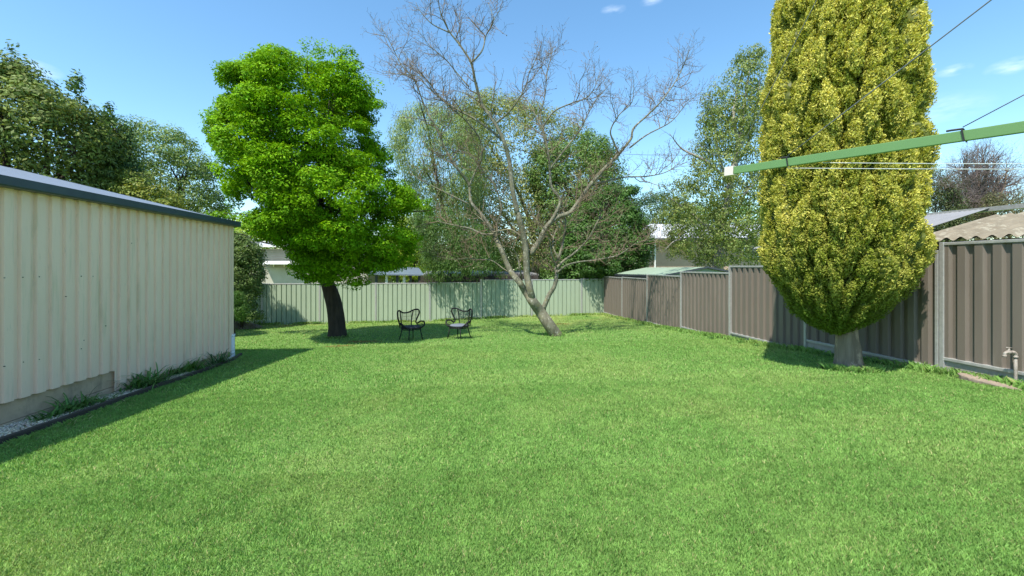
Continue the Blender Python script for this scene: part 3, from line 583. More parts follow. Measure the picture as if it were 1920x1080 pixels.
limb([z6(350, 150), z6(270, 110), z6(215, 50), z6(195, 10)], .018, .005, -.8, -.9)
limb([z6(450, 290), z6(500, 235), z6(520, 160), z6(552, 95), z6(528, 10)], .024, .005, -.75, -1.2)
limb([z6(552, 95), z6(580, 50), z6(600, 20)], .012, .004, -1.1, -1.2)
limb([z6(600, 650), z6(540, 600), z6(470, 550), z6(380, 500), z6(300, 440), z6(250, 370), z6(200, 330), z6(140, 240)], .04, .006, -.4, .4)
limb([z6(560, 570), z6(620, 520), z6(660, 470), z6(700, 400), z6(720, 330), z6(760, 250)], .03, .006, -.5, -1.2)
limb([z6(440, 400), z6(380, 330), z6(330, 270), z6(260, 210), z6(200, 130)], .02, .005, -.6, -.2)
limb([z5(1132, 300), z5(1200, 200), z5(1255, 95), z5(1330, 30), z5(1420, -5), z6(940, 935), z6(1000, 850), z6(1060, 780), z6(1130, 710)], .08, .045, -.05, .3)
limb([z6(1130, 710), z6(1185, 640), z6(1198, 590), z6(1262, 530), z6(1330, 460), z6(1400, 360), z6(1440, 270), z6(1456, 212)], .04, .006, .3, .9)
limb([z6(1130, 710), z6(1105, 650), z6(1092, 600), z6(1130, 530), z6(1190, 470), z6(1200, 370)], .03, .006, .3, -.3)
limb([z6(1180, 680), z6(1260, 620), z6(1370, 560), z6(1440, 480), z6(1500, 430)], .026, .005, .3, 1.2)
limb([z6(1000, 855), z6(1080, 832), z6(1160, 815), z6(1270, 810), z6(1370, 780), z6(1460, 690)], .035, .006, .2, .8)
limb([z5(1262, 100), z6(860, 930), z6(820, 860), z6(812, 770), z6(800, 680), z6(770, 580), z6(730, 500), z6(690, 440), z6(640, 380)], .05, .006, 0, .6)
limb([z6(775, 590), z6(830, 515), z6(900, 480), z6(980, 450), z6(1020, 400), z6(1042, 330)], .028, .005, .4, -.3)
limb([z6(800, 650), z6(770, 540), z6(790, 440), z6(800, 340), z6(830, 210)], .026, .005, .3, .9)
limb([z6(812, 780), z6(880, 690), z6(950, 600), z6(990, 520), z6(1040, 440), z6(1080, 400)], .03, .005, .2, 1.0)
limb([z5(1228, 690), z5(1270, 592), z5(1308, 530), z5(1325, 450), z5(1322, 385), z5(1345, 310), z5(1372, 200), z5(1390, 60), z6(870, 960)], .075, .022, .05, .5)
limb([z5(1210, 745), z5(1225, 715), z5(1232, 680)], .09, .075, 0, .05)
limb([z5(1325, 395), z5(1380, 340), z5(1450, 290), z5(1550, 190), z5(1612, 75), z5(1640, 0), z6(1000, 900), z6(1060, 850)], .04, .006, .1, .9)
limb([z5(1328, 430), z5(1400, 375), z5(1500, 350), z5(1620, 335), z5(1774, 300), (1195, 455), (1235, 450)], .036, .006, .1, .4)
limb([z5(1322, 385), z5(1290, 300), z5(1275, 200), z5(1240, 120), z5(1180, 40)], .028, .006, .1, -.7)
limb([z5(1340, 330), z5(1300, 240), z5(1310, 150), z5(1350, 60), z5(1340, -40)], .025, .006, .1, 1.2)
limb([z5(870, 150), z5(790, 150), z5(700, 110), z5(600, 90), z5(480, 60), z5(400, 20)], .04, .006, .4, .2)
limb([z5(1085, 180), z5(1000, 120), z5(920, 125), z5(860, 130), z5(800, 60), z5(730, 0)], .03, .01, -.1, .2)
limb([z5(1010, 440), z5(940, 400), z5(850, 340), z5(700, 330), z5(560, 330), z5(440, 310)], .022, .005, .2, 1.0)
limb([z5(1075, 480), z5(1060, 400), z5(1040, 310), z5(1000, 230), z5(1010, 150)], .025, .006, .1, -.6)
limb([z5(890, 180), z5(900, 60), z6(590, 960), z6(560, 860), z6(500, 780), z6(440, 700), z6(400, 640)], .035, .006, .45, .0)
limb([z6(440, 940), z6(360, 900), z6(280, 860), z6(220, 830), z6(170, 800)], .024, .005, .5, .9)
mb = MB()
for i, (P, R) in enumerate(LM): mb.tube(P, R, 12 if R[0] > .06 else 7, lump=.04 if R[0] > .06 else 0)
mb.build('trunk', 'greybark', T2, smooth=True)
def grow(seglist, gens, rng):
    """twigs: gens = [(spacing, length, radius)], each curving upward"""
    mb = MB(); tips = []; cur = seglist
    for gi, (spc, L0, r0) in enumerate(gens):
        nxt = []
        for P, R in cur:
            seg = np.linalg.norm(np.diff(P, axis=0), axis=1); cum = np.concatenate([[0], np.cumsum(seg)]); Lp = cum[-1]; s = spc*(.3+rng.rand())+(0 if gi else .15*Lp)
            while s < Lp*.98:
                q = np.array([np.interp(s, cum, P[:, j]) for j in range(3)]); r = np.interp(s, cum, R)
                i = min(np.searchsorted(cum, s), len(P)-1); d = P[i]-P[i-1]; d /= np.linalg.norm(d)+1e-9
                sd = rng.randn(3); sd -= d*np.dot(sd, d); sd /= np.linalg.norm(sd)+1e-9; u = d*.6+sd*.95+np.array([0, 0, .2]); u /= np.linalg.norm(u)
                L = L0*(.45+.9*rng.rand())*(1-.45*s/Lp); n_ = 6 if gi == 0 else 4; pts = [q]
                for _ in range(n_): u = u+rng.randn(3)*.20+np.array([0, 0, .09]); u /= np.linalg.norm(u); pts.append(pts[-1]+u*L/n_)
                pts = np.array(pts); rr = np.linspace(min(r0, r*.8), r0*.0+.0030, len(pts)); mb.tube(pts, rr, 4 if gi == 0 else 3, cap=False); nxt.append((pts, rr)); tips.append(pts[-1])
                s += spc*(.5+rng.rand())
        cur = nxt
    return mb, np.array(tips)
fine = [(P, R) for P, R in LM[1:] if R[0] < .085]
up_ = [(P[len(P)//5:], R[len(R)//5:]) for P, R in fine]
mb, tips = grow(up_, [(.20, 1.3, .014), (.125, .60, .0078), (.13, .28, .0052)], RS(5)); mb.build('twigs', 'twig', T2); print('twig tips', len(tips))
rng = RS(6); k = rng.rand(len(tips)) < .35; tp = tips[k]; n = len(tp); V, F, Cc = leaf_quads(tp, rng.randn(n, 3), np.full(n, .035), .6, rng, np.array([.14, .075, .04])*(.5+rng.rand(n, 1))); npmesh('dry_leaves', V, F, 'leaf', T2, Cc)
T2.children[-1]['kind'] = 'stuff'; T2.children[-2]['kind'] = 'stuff'
# ------------------------------------------------------------------ golden conifer
bc, zc_ = gpx(1591, 690)
T3 = thing('conifer', bc, 'tall golden green columnar conifer beside the brown fence', 'tree')
mb = MB(); b_ = np.array(bc); P = spline([b_-(0, 0, .15), b_+(0, 0, .0), b_+(-.01, 0, .25), b_+(-.03, 0, .6), b_+(0, 0, 1.6), b_+(0, 0, 5.)], 5)
mb.tube(P, np.interp(np.linspace(0, 1, len(P)), [0, .2, .3, .45, 1], [.235, .205, .175, .16, .06]), 24, lump=.06)
mb.build('trunk', 'conbark', T3, smooth=True)
SLC = [(-700, 1590, 1600), (-560, 1545, 1640), (-380, 1505, 1680), (-200, 1482, 1705), (-60, 1474, 1714), (40, 1470, 1722), (140, 1452, 1724), (300, 1444, 1728), (400, 1440, 1728), (460, 1443, 1722), (495, 1450, 1714), (540, 1476, 1686), (580, 1502, 1654), (604, 1534, 1620), (616, 1560, 1600)]
SLC = [(y+8, (l+r)/2-13-(r-l)*.338, (l+r)/2-13+(r-l)*.338) for y, l, r in SLC]
def clipf(W, rng):
    lim = FX-.19-.10*rng.rand(len(W)); low = W[:, 2] < E+.55; W[:, 0] = np.where(low & (W[:, 0] > lim), lim, W[:, 0]); return W
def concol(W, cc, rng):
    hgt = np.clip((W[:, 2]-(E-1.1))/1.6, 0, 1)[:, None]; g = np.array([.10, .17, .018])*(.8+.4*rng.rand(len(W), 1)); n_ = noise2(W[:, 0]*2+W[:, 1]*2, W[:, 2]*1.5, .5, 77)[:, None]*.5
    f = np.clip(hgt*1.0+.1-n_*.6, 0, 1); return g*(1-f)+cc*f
CC = ((.27, .31, .035), (.68, .63, .16))
def cells(u, v, seed):
    """nearest-seed distance on a jittered grid, and that seed's own random number"""
    r = RS(seed).rand(97, 97, 3); i = np.floor(u).astype(int); j = np.floor(v).astype(int); best = np.full(u.shape, 9.); rid = np.zeros(u.shape)
    for a in (-1, 0, 1):
        for b in (-1, 0, 1):
            q = r[(i+a) % 97, (j+b) % 97]; d = np.hypot(i+a+.15+.7*q[..., 0]-u, j+b+.15+.7*q[..., 1]-v); k = d < best; best = np.where(k, d, best); rid = np.where(k, q[..., 2], rid)
    return best, rid
SLA = np.array(SLC, float); zax = zc_-.05
def surf(th, y):
    """lobed crown surface: direction th round the trunk (front = 0), picture row y -> world point, outward, clump id"""
    l = np.interp(y, SLA[:, 0], SLA[:, 1]); r_ = np.interp(y, SLA[:, 0], SLA[:, 2]); R0 = (r_-l)/2/820*zax; cx = ((l+r_)/2-960)/820*zax; h = (500-y)/820*zax
    d1, id1 = cells(th*1.25/.25+40, h/.56+40+.35*np.sin(th*9), 3); d2, id2 = cells(th*1.25/.095+40, h/.15+40, 4)
    dome = lambda d, r: np.sqrt(np.clip(1-(d/r)**2, 0, 1))
    fade = np.clip(R0/.6, .15, 1); RR = R0-.15+(.29*dome(d1, .76)+.085*dome(d2, .70)+.16*(id1-.5))*fade
    xc = cx+RR*np.sin(th); zz = zax-RR*np.cos(th); hh = h+.10*dome(d1, .8)*(d1 > 0)*0
    P = np.stack([xc*CT+zz*ST, -xc*ST+zz*CT, E+hh], -1); O = np.stack([np.sin(th)*CT-np.cos(th)*ST, -np.sin(th)*ST-np.cos(th)*CT, np.clip((y-520)/90., 0, 1)*-.7+np.clip((-500-y)/150., 0, 1)], -1)
    lim = np.where(P[..., 2] < E+.55, FX-.13, 99); P[..., 0] = np.minimum(P[..., 0], lim); return P, O, id1, id2
nA, nH = 420, 520
TH_, YY_ = np.meshgrid(np.linspace(-math.pi, math.pi, nA, endpoint=False), np.concatenate([np.linspace(SLA[0, 0], -20, 140, endpoint=False), np.linspace(-20, SLA[-1, 0], nH-140)]))
P, O, a1_, a2_ = surf(TH_, YY_); Vi = (P-O*.025).reshape(-1, 3); ii = np.arange((nH-1)*nA).reshape(nH-1, nA); nx_ = np.roll(ii, -1, 1); F = np.stack([ii, ii+nA, nx_+nA, nx_], -1).reshape(-1, 4)
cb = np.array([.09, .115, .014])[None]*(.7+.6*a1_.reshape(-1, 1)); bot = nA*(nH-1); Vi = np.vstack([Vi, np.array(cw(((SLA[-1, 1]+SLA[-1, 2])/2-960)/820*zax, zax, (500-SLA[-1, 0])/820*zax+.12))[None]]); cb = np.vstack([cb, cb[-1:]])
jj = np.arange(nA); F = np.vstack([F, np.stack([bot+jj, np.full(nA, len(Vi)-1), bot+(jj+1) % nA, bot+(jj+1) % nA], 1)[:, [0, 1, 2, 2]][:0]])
npmesh('light_block_core', Vi, F, 'leaf', T3, cb, smooth=True)  # solid dark core added under the sprays to stop light passing through
rngc = RS(88); n = 520000; th = (rngc.rand(n)*2-1)*math.pi; y_ = np.where(rngc.rand(n) < .78, -20+(SLA[-1, 0]+20)*rngc.rand(n), SLA[0, 0]+(-20-SLA[0, 0])*rngc.rand(n))
P, O, i1, i2 = surf(th, y_); P = P+O*(rngc.rand(n)**1.5*.05-.012)[:, None]+rngc.randn(n, 3)*.006
k = rngc.rand(n) < np.interp(y_, SLA[:, 0], (SLA[:, 2]-SLA[:, 1])/290.+.15); P, O, i1, i2 = P[k], O[k], i1[k], i2[k]; n = len(P)
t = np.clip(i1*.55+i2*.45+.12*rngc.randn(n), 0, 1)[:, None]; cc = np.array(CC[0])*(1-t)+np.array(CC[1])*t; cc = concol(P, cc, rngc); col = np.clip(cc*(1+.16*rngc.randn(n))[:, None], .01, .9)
N = rngc.randn(n, 3)+O*.35; V, F, Cc = leaf_quads(P, N, np.full(n, .036), .42, rngc, col, droop=O*.8+np.array([0, 0, .9])); npmesh('crown', V, F, 'bright', T3, Cc)
# ------------------------------------------------------------------ clothes line
KA = .54                       # the arm is a thin square tube, close to the viewer
def arm_pt(s, h=0.): return cw((.946+.424*s)*KA, (1.93-.76*s)*KA, (.419-.045*s+h)*KA)
mast = cw(1.93*KA, .17*KA)
H = thing('clothes_line', (mast.x, mast.y, float(gz(mast.x, mast.y))), 'green square metal arm of a rotary clothes line with wires at upper right', 'clothes line')
mb = MB(); mb.bar(arm_pt(.04), arm_pt(2.25), .013*KA, .031*KA); mb.build('arm', 'armgreen', H, bevel=.001)
mb = MB(); d = (arm_pt(1)-arm_pt(0)).normalized(); r = Vector((d.y, -d.x, 0))
a0 = arm_pt(-.002); a1 = arm_pt(.045)
mb.bar(a0+r*(.010*KA), a1+r*(.010*KA), .003*KA, .038*KA); mb.bar(a0-r*(.010*KA), a1-r*(.010*KA), .003*KA, .038*KA); mb.bar(a0+Vector((0, 0, .018*KA)), a1+Vector((0, 0, .018*KA)), .020*KA, .003*KA); mb.bar(a0-Vector((0, 0, .018*KA)), a1-Vector((0, 0, .018*KA)), .020*KA, .003*KA); mb.bar(arm_pt(.03), arm_pt(.034), .017*KA, .032*KA); mb.bar(a0, a1, .003*KA, .032*KA)
mb.build('end_cap', 'cap', H)
mb = MB(); mb.tube([(mast.x, mast.y, float(gz(mast.x, mast.y))-.1), (mast.x, mast.y, E+.86)], .016, 16); mb.build('mast', 'armgreen', H, smooth=True)
def clip(s):
    mb = MB()
    c0 = arm_pt(s)
    for sg in (1, -1): mb.bar(c0+r*(.0095*KA)*sg+Vector((0, 0, 0.020*KA)), c0+r*(.0095*KA)*sg-Vector((0, 0, 0.018*KA))+d*.003, .0014, .0019, up=d)
    mb.tube(spline([tuple(c0+r*(.0095*KA)+Vector((0, 0, 0.018*KA))), tuple(c0+Vector((0, 0, 0.021*KA))), tuple(c0-r*(.0095*KA)+Vector((0, 0, 0.018*KA)))], 4), .0016, 6)
    mb.tube(spline([tuple(c0-d*.019+Vector((0, 0, .022*KA))), tuple(c0-d*.011+Vector((0, 0, 0.022*KA))), tuple(c0+Vector((0, 0, 0.021*KA)))], 4), .0017, 6); mb.build('wire_clip', 'blackp', H)
clip(.30); clip(.864)
def wirep(p, q, rr=.0016, m='wire', sag=0., nm='wire'):
    p = Vector(p); q = Vector(q); mb = MB(); pts = [tuple(p+(q-p)*t-Vector((0, 0, sag*4*t*(1-t)))) for t in np.linspace(0, 1, 12)]; mb.tube(pts, rr, 6); return mb.build(nm, m, H, smooth=True)
wirep(arm_pt(.30, .026), mast+Vector((0, 0, 1.44*KA)), .00105); wirep(arm_pt(.864, .026), mast+Vector((0, 0, .98*KA)), .0008)
wirep(arm_pt(.03, .022), px(1700, -330, .7), .0007)
wirep(arm_pt(.30, -.022), cw(3.6*KA, 1.70*KA, .385*KA), .0007, 'whiteline', .003, 'line'); wirep(arm_pt(.44, -.02), cw(3.5*KA, 1.63*KA, .40*KA), .0007, 'whiteline', .005, 'line')
# ------------------------------------------------------------------ tap, stone, weeds by the brown fence
tp_, tz = gpx(1911, 724); tx, ty, tg = tp_.x, tp_.y, tp_.z
if tx > FX-.1: tx = FX-.1
def th(y): return E-(y-500)/820*tz
mb = MB(); TP = thing('garden_tap', (tx, ty, tg), 'old painted garden tap on a standpipe in front of the brown fence', 'tap')
rt = Vector((CT, -ST, 0)); tv = lambda a, h: tuple(Vector((tx, ty, 0))+rt*a+Vector((0, 0, h)))
ht = th(664); mb.tube(spline([tv(0, tg-.1), tv(0, ht-.04)], 3), .0165, 12); mb.tube([tv(0, ht-.045), tv(0, ht-.02)], .024, 12); mb.tube(spline([tv(0, ht-.03), tv(-.003, ht+.005), tv(-.025, ht+.022), tv(-.06, ht+.022)], 5), .020, 12); mb.build('pipe', 'tapm', TP, smooth=True)
mb = MB(); mb.tube([tv(-.055, ht+.024), tv(-.10, ht+.024)], .022, 12); mb.tube(spline([tv(-.095, ht+.022), tv(-.125, ht+.012), tv(-.132, ht-.025)], 5), .0155, 10); mb.tube([tv(-.132, ht-.01), tv(-.132, ht-.032)], .020, 10); mb.tube([tv(-.078, ht+.03), tv(-.078, ht+.065)], [.016, .009], 10); mb.build('spout', 'tapm', TP, smooth=True)
mb = MB(); mb.tube([tv(-.078, ht+.06), tv(-.078, ht+.078)], .007, 8); mb.tube([tv(-.112, ht+.080), tv(-.044, ht+.074)], .0055, 8); mb.build('handle', 'tapm', TP, smooth=True)
st, _ = gpx(1855, 719); rng = RS(8); V = []; k = 14
for z in (-.05, .02, .032):
    for j in range(k):
        a = j*2*math.pi/k; rx = .11*(1+.12*math.sin(3*a+1)); ry = .34*(1+.1*math.sin(2*a)); sh = .93 if z > .03 else 1; V.append((FX-.20+rx*math.cos(a)*sh, st.y+.02+ry*math.sin(a)*sh, float(gz(FX-.2, st.y))+z+.02*math.sin(a)))
F = [(i*k+j, i*k+(j+1) % k, (i+1)*k+(j+1) % k, (i+1)*k+j) for i in (0, 1) for j in range(k)]+[tuple(2*k+j for j in range(k))]
tag(MB().add(V, F).build('paving_stone', 'stone', origin=(FX-.2, st.y, float(gz(FX-.2, st.y)))), 'flat brown stone slab lying in the grass below the garden tap', 'stone')
for (x, y, n_, L, wd, up, lb) in ((1799, 703, 26, .20, .009, 1.2, 'tall weed with arching leaves left of the stone slab'), (1553, 667, 50, .14, .008, .8, 'small weed tuft left of the conifer trunk'), (1643, 682, 26, .14, .012, 1.1, 'leafy weed just right of the conifer trunk'),
    (1388, 642, 40, .15, .010, .8, 'weed tuft by the concrete plinth under the tallest left panel'), (1335, 634, 40, .14, .010, .9, 'weed tuft at the foot of the fence left of the plinth'), (594, 607, 150, .34, .013, .9, 'grey green grassy clump at the foot of the green fence left of the trunk'), (1100, 594, 30, .16, .012, 1., 'weed tuft by the back corner of the green fence'),
    (1418, 648, 36, .12, .010, .9, 'small weed in the middle of the pale plinth'), (1100+58, 598, 30, .14, .012, 1., 'weed tuft at the first brown fence panel from the corner'), (1690, 690, 30, .09, .009, .9, 'low weed midway between the conifer and the double post'), (500, 606, 60, .3, .03, 1.2, 'broad leafed plant at the foot of the shrub by the green fence')):
    g_, _ = gpx(x, y); gx = min(g_.x, FX-.10); gy = min(g_.y, FY-.1); strap('weed', (gx, gy, 0), n_, L, wd, int(x), lb, 'weed', gA, .6, up=up)
# ------------------------------------------------------------------ neighbouring buildings
def wall_box(name, x0, x1, y0, y1, z, depth, m, parent, zz=None):
    """box whose camera-side face shows between picture columns/rows at distance z"""
    a = px(x0, y0, z); b = px(x1, y0, z); hb = E+(500-y1)/820*z if zz is None else zz; f = Vector((ST, CT, 0))
    q = [a, b, b+f*depth, a+f*depth]; V = [(p.x, p.y, hz) for hz in (hb, a.z) for p in q]
    return MB().add(V, [(3, 2, 1, 0), (4, 5, 6, 7), (0, 1, 5, 4), (1, 2, 6, 5), (2, 3, 7, 6), (3, 0, 4, 7)]).build(name, m, parent)
def grd(p): return (p.x, p.y, float(gz(p.x, p.y)))
zh = 30.
H1 = thing('house', grd(px(560, 520, zh)), 'beige boarded house with white eave and small awning behind the left of the green fence', 'house')
wall_box('wall', 468, 690, 467, 560, zh, 6, 'whitewall', H1)
mb = MB(); f = Vector((ST, CT, 0))
for i in range(9): a = px(462, 468+i*4.1, zh-.03); b = px(640, 468+i*4.1, zh-.03); mb.bar(a, b, .04, .10)
mb.build('weatherboards', 'housewall', H1)
a = px(455, 461, zh-.5); b = px(700, 461, zh-.5); mb = MB(); mb.bar(a, b, .12, .16); mb.build('gutter', 'whitepaint', H1)
mb = MB(); V = [tuple(px(455, 459, zh-.5)), tuple(px(700, 459, zh-.5)), tuple(px(690, 452, zh+4)), tuple(px(465, 452, zh+4))]; V += [(x, y, z-.1) for x, y, z in V]
mb.add(V, [(0, 1, 2, 3), (7, 6, 5, 4), (0, 4, 5, 1), (1, 5, 6, 2), (2, 6, 7, 3), (3, 7, 4, 0)]); mb.build('roof', 'whiteroof', H1)
mb = MB(); V = [tuple(px(494, 489, zh)), tuple(px(564, 489, zh)), tuple(px(562, 494, zh-.9)), tuple(px(490, 494, zh-.9))]; V += [(x, y, z-.06) for x, y, z in V]
mb.add(V, [(0, 3, 2, 1), (7, 4, 5, 6), (0, 4, 7, 3), (1, 2, 6, 5), (3, 7, 6, 2), (0, 1, 5, 4)]); mb.build('awning', 'whitepaint', H1)
for x_ in (513, 533, 554): mb = MB(); mb.bar(px(x_, 492, zh-.85), px(x_, 500, zh-.02), .06, .06); mb.build('bracket', 'whitepaint', H1)
mb = MB(); a = px(537, 458, zh); mb.tube([tuple(a), (a.x, a.y, a.z+1.3)], .02, 6); mb.tube([tuple(px(500, 462, zh)), tuple(px(519, 428, zh))], .02, 6); mb.build('aerial', 'galv', H1)
zk = 26.
K1 = thing('carport', grd(px(755, 520, zk)), 'open carport with pale blue sheet roof behind the green fence', 'carport')
mb = MB(); V = [tuple(px(690, 513, zk)), tuple(px(795, 515, zk)), tuple(px(785, 502, zk+5)), tuple(px(715, 498, zk+5))]; V += [(x, y, z-.07) for x, y, z in V]
mb.add(V, [(0, 1, 2, 3), (7, 6, 5, 4), (0, 4, 5, 1), (1, 5, 6, 2), (2, 6, 7, 3), (3, 7, 4, 0)]); mb.build('roof', 'roofblue', K1)
for x_ in (706, 725, 745, 758, 770, 786): a = px(x_, 515, zk+.3); mb = MB(); mb.box((a.x-.07, a.y-.07, a.z-2), (a.x+.07, a.y+.07, a.z)); mb.build('post', 'whitepaint' if x_ in (725, 758) else 'darktrim', K1)
zj = 24.
J1 = thing('rear_shed', grd(px(930, 520, zj)), 'low dark boarded shed with grey skillion roof behind the middle of the green fence', 'shed')
wall_box('wall', 800, 1000, 513, 560, zj, 4, 'darkwood', J1)
mb = MB(); V = [tuple(px(792, 515, zj-.3)), tuple(px(1010, 514, zj-.3)), tuple(px(985, 507, zj+4)), tuple(px(800, 508, zj+4))]; V += [(x, y, z-.08) for x, y, z in V]
mb.add(V, [(0, 1, 2, 3), (7, 6, 5, 4), (0, 4, 5, 1), (1, 5, 6, 2), (2, 6, 7, 3), (3, 7, 4, 0)]); mb.build('roof', 'greyroof', J1)
PL = thing('paling_fence', grd(px(900, 530, 20.6)), 'dark timber paling fence rising just behind the green fence', 'fence'); rng = RS(4); mb = MB()
for x_ in np.arange(790, 1010, 3.4):
    a = px(x_+rng.randn()*.2, 516+rng.randn()*.8+(x_ > 905)*-2, 20.8); mb.box((a.x-.033, a.y-.01, a.z-1.8), (a.x+.033, a.y+.01, a.z))
mb.build('paling', 'darkwood', PL); PL.children[0]['kind'] = 'stuff'
mb = MB(); mb.bar(px(785, 528, 20.9), px(1012, 526, 20.9), .04, .09); mb.build('rail', 'darkwood', PL)
zw = 33.
H2 = thing('brick_house', grd(px(1320, 520, zw)), 'pink brick house with long white metal roof behind the brown fence', 'house')
wall_box('wall', 1195, 1500, 446, 560, zw, 8, 'brick', H2)
mb = MB(); V = [tuple(px(1185, 447, zw-.8)), tuple(px(1510, 445, zw-.8)), tuple(px(1490, 420, zw+3.5)), tuple(px(1204, 420, zw+3.5))]; V += [(x, y, z-.1) for x, y, z in V]
mb.add(V, [(0, 1, 2, 3), (7, 6, 5, 4), (0, 4, 5, 1), (1, 5, 6, 2), (2, 6, 7, 3), (3, 7, 4, 0)]); mb.build('roof', 'whiteroof', H2)
mb = MB(); mb.bar(px(1184, 449, zw-.9), px(1512, 447, zw-.9), .14, .16); mb.build('gutter', 'darktrim', H2)
mb = MB(); mb.bar(px(1228, 450, zw-.2), px(1228, 520, zw-.2), .1, .1, up=(0, 1, 0)); mb.build('downpipe', 'whitepaint', H2)
wf = wall_box('window', 1206, 1222, 459, 482, zw-.06, .12, 'whitepaint', H2); wall_box('pane', 1208, 1220, 462, 480, zw-.08, .05, 'glass', wf)
wf = wall_box('window', 1395, 1425, 459, 482, zw-.06, .12, 'whitepaint', H2); wall_box('pane', 1397, 1423, 462, 480, zw-.08, .05, 'glass', wf)
# small pale green garden shed behind the far brown panels
zg = 17.2; G1 = thing('garden_shed', grd(px(1250, 540, zg)), 'small pale green gabled garden shed behind the far brown fence panels', 'shed')
A0 = px(1150, 516.5, zg); A0.x = max(A0.x, FX+.25); e0 = Vector((FX+.25, yr(19.6), E-.33)); e1 = Vector((FX+.25, yr(14.7), E-.29)); rg0 = Vector((FX+1.75, e0.y, E-.05)); rg1 = Vector((FX+1.75, e1.y, E-.02)); e2 = Vector((FX+3.25, e0.y, E-.33)); e3 = Vector((FX+3.25, e1.y, E-.29))
mb = MB(); n_ = 26; V = []; F = []
for i in range(n_*2+1):
    t = i/(n_*2.); up = .018 if i % 2 else 0
    for (p, q) in ((e0, e1), (rg0, rg1), (e2, e3)): v = p+(q-p)*t; V.append((v.x, v.y, v.z+up))
for i in range(n_*2): F += [(3*i, 3*i+3, 3*i+4, 3*i+1), (3*i+1, 3*i+4, 3*i+5, 3*i+2)]
mb.add(V, F); mb.build('roof', 'palegreen', G1)
mb = MB(); V = []
for p in (e0, e1): V += [(FX+.35, p.y, E-2.3), (FX+3.15, p.y, E-2.3), (FX+3.15, p.y, p.z-.01), (FX+1.75, p.y, p.z+.24), (FX+.35, p.y, p.z-.01)]
V = [(x, y+(-.08 if i < 5 else .08), z) for i, (x, y, z) in enumerate(V)]
mb.add(V, [(0, 1, 2, 3, 4), (9, 8, 7, 6, 5), (0, 4, 9, 5), (1, 6, 7, 2)]); mb.build('wall', 'palegreen', G1)
mb = MB(); mb.bar(e1+Vector((0, -.02, -.0)), rg1+Vector((0, -.02, .0)), .03, .06); mb.bar(rg1+Vector((0, -.02, 0)), e3+Vector((0, -.02, 0)), .03, .06); mb.build('barge_board', 'darktrim', G1)
mb = MB(); mb.bar(e0+Vector((-.04, 0, -.03)), e1+Vector((-.04, 0, -.03)), .07, .06); mb.build('gutter', 'darktrim', G1)
# outbuilding right behind the near brown panels
R1 = thing('outbuilding', (FX+1.6, 7, float(gz(FX+1.6, 7))), 'outbuilding with corrugated roof showing above the brown fence at far right', 'shed')
def corrug(y0, y1, x0, x1, z0, z1, pitch, amp, m, nm, sk=0., z01=0.):
    n_ = int((y1-y0)/pitch*8); ys_ = np.linspace(y0, y1, n_+1); V = []; F = []; k = 5
    for y in ys_:
        for j in range(k+1): t = j/k; V.append((x0+(x1-x0)*t, y+sk*t, z0+(z1-z0)*t+z01*(y-y0)/(y1-y0)+amp*math.sin(2*math.pi*y/pitch)))
    for i in range(n_):
        for j in range(k): a = i*(k+1)+j; F.append((a, a+k+1, a+k+2, a+1))
    return MB().add(V, F).build(nm, m, R1, smooth=True)
corrug(6.10, 9.4, FX+.10, FX+1.9, E+.42, E+.95, .076, .010, 'greyroof', 'roof')
corrug(.5, 5.92, FX+.12, FX+1.7, E+.385, E+.80, .177, .024, 'lichen', 'roof', 0, -.0)
mb = MB(); mb.bar((FX+1.92, .4, E+.86), (FX+1.92, 9.5, E+.98), .10, .07); mb.build('ridge_cap', 'galv', R1)
mb = MB(); mb.box((FX+.35, .6, E-2), (FX+1.8, 9.2, E+.36)); mb.build('wall', 'darkwood', R1)
# ------------------------------------------------------------------ neighbouring trees and shrubs
def tg(sl, z, k, seed, f=.8):
    W, D, r = envelope(sl, z, k, RS(seed), .5); return [tuple(w_) for w_ in W]
def bg(x, y, z): p = px(x, y, z); return (p.x, p.y, float(gz(p.x, p.y)))
DG = ((.045, .10, .022), (.10, .185, .045)); MG = ((.09, .17, .035), (.17, .27, .065)); LG = ((.28, .40, .03), (.42, .52, .05)); OG = ((.13, .19, .05), (.24, .30, .09)); PG = ((.15, .22, .07), (.27, .35, .13))
def T(name, label, cat, sl, z, basexy, forky, r0, seed, bark, ncl, rad, flat, k, size, asp, cols, **kw):
    b = bg(basexy, 520, z); f = px(forky[0], forky[1], z)
    return tree(name, label, cat, b, tuple(f), tg(sl, z, 9, seed), r0, seed, bark, [dict(sl=sl, zc=z, ncl=int(ncl*2.5), rad=rad, flat=flat, k=k, size=size, asp=asp, cols=cols, **kw)])
T('camellia_tree', 'dark glossy broad leafed tree rising behind the cream shed at far left', 'tree', [(118, 5, 40), (150, -25, 60), (178, -60, 112), (205, -90, 160), (240, -110, 172), (280, -110, 178), (340, -110, 178), (420, -90, 178), (480, -60, 160)], 12., 60, (60, 420), .16, 21, 'bark', 360, (.25, .5), .7, 75, .115, .42, ((.085, .13, .024), (.22, .28, .065)), m='glossy', shell=.75, upn=.3)
c = bpy.data.objects['camellia_tree']
crown('crown', c, [(80, 20, 30), (100, 18, 34), (150, 10, 50)], 12., 10, (.12, .22), 1.4, 26, .12, .42, ((.07, .12, .03), (.14, .2, .05)), 211, m='glossy', shell=.2)
crown('crown', c, [(142, 136, 142), (160, 130, 150), (190, 120, 160)], 12., 9, (.1, .2), 1.4, 26, .12, .42, ((.07, .12, .03), (.12, .2, .05)), 212, m='glossy', shell=.2)
crown('crown', c, [(186, 196, 204), (200, 192, 206), (230, 185, 208)], 12., 7, (.1, .18), 1.3, 26, .12, .42, ((.07, .12, .03), (.12, .2, .05)), 213, m='glossy', shell=.2)
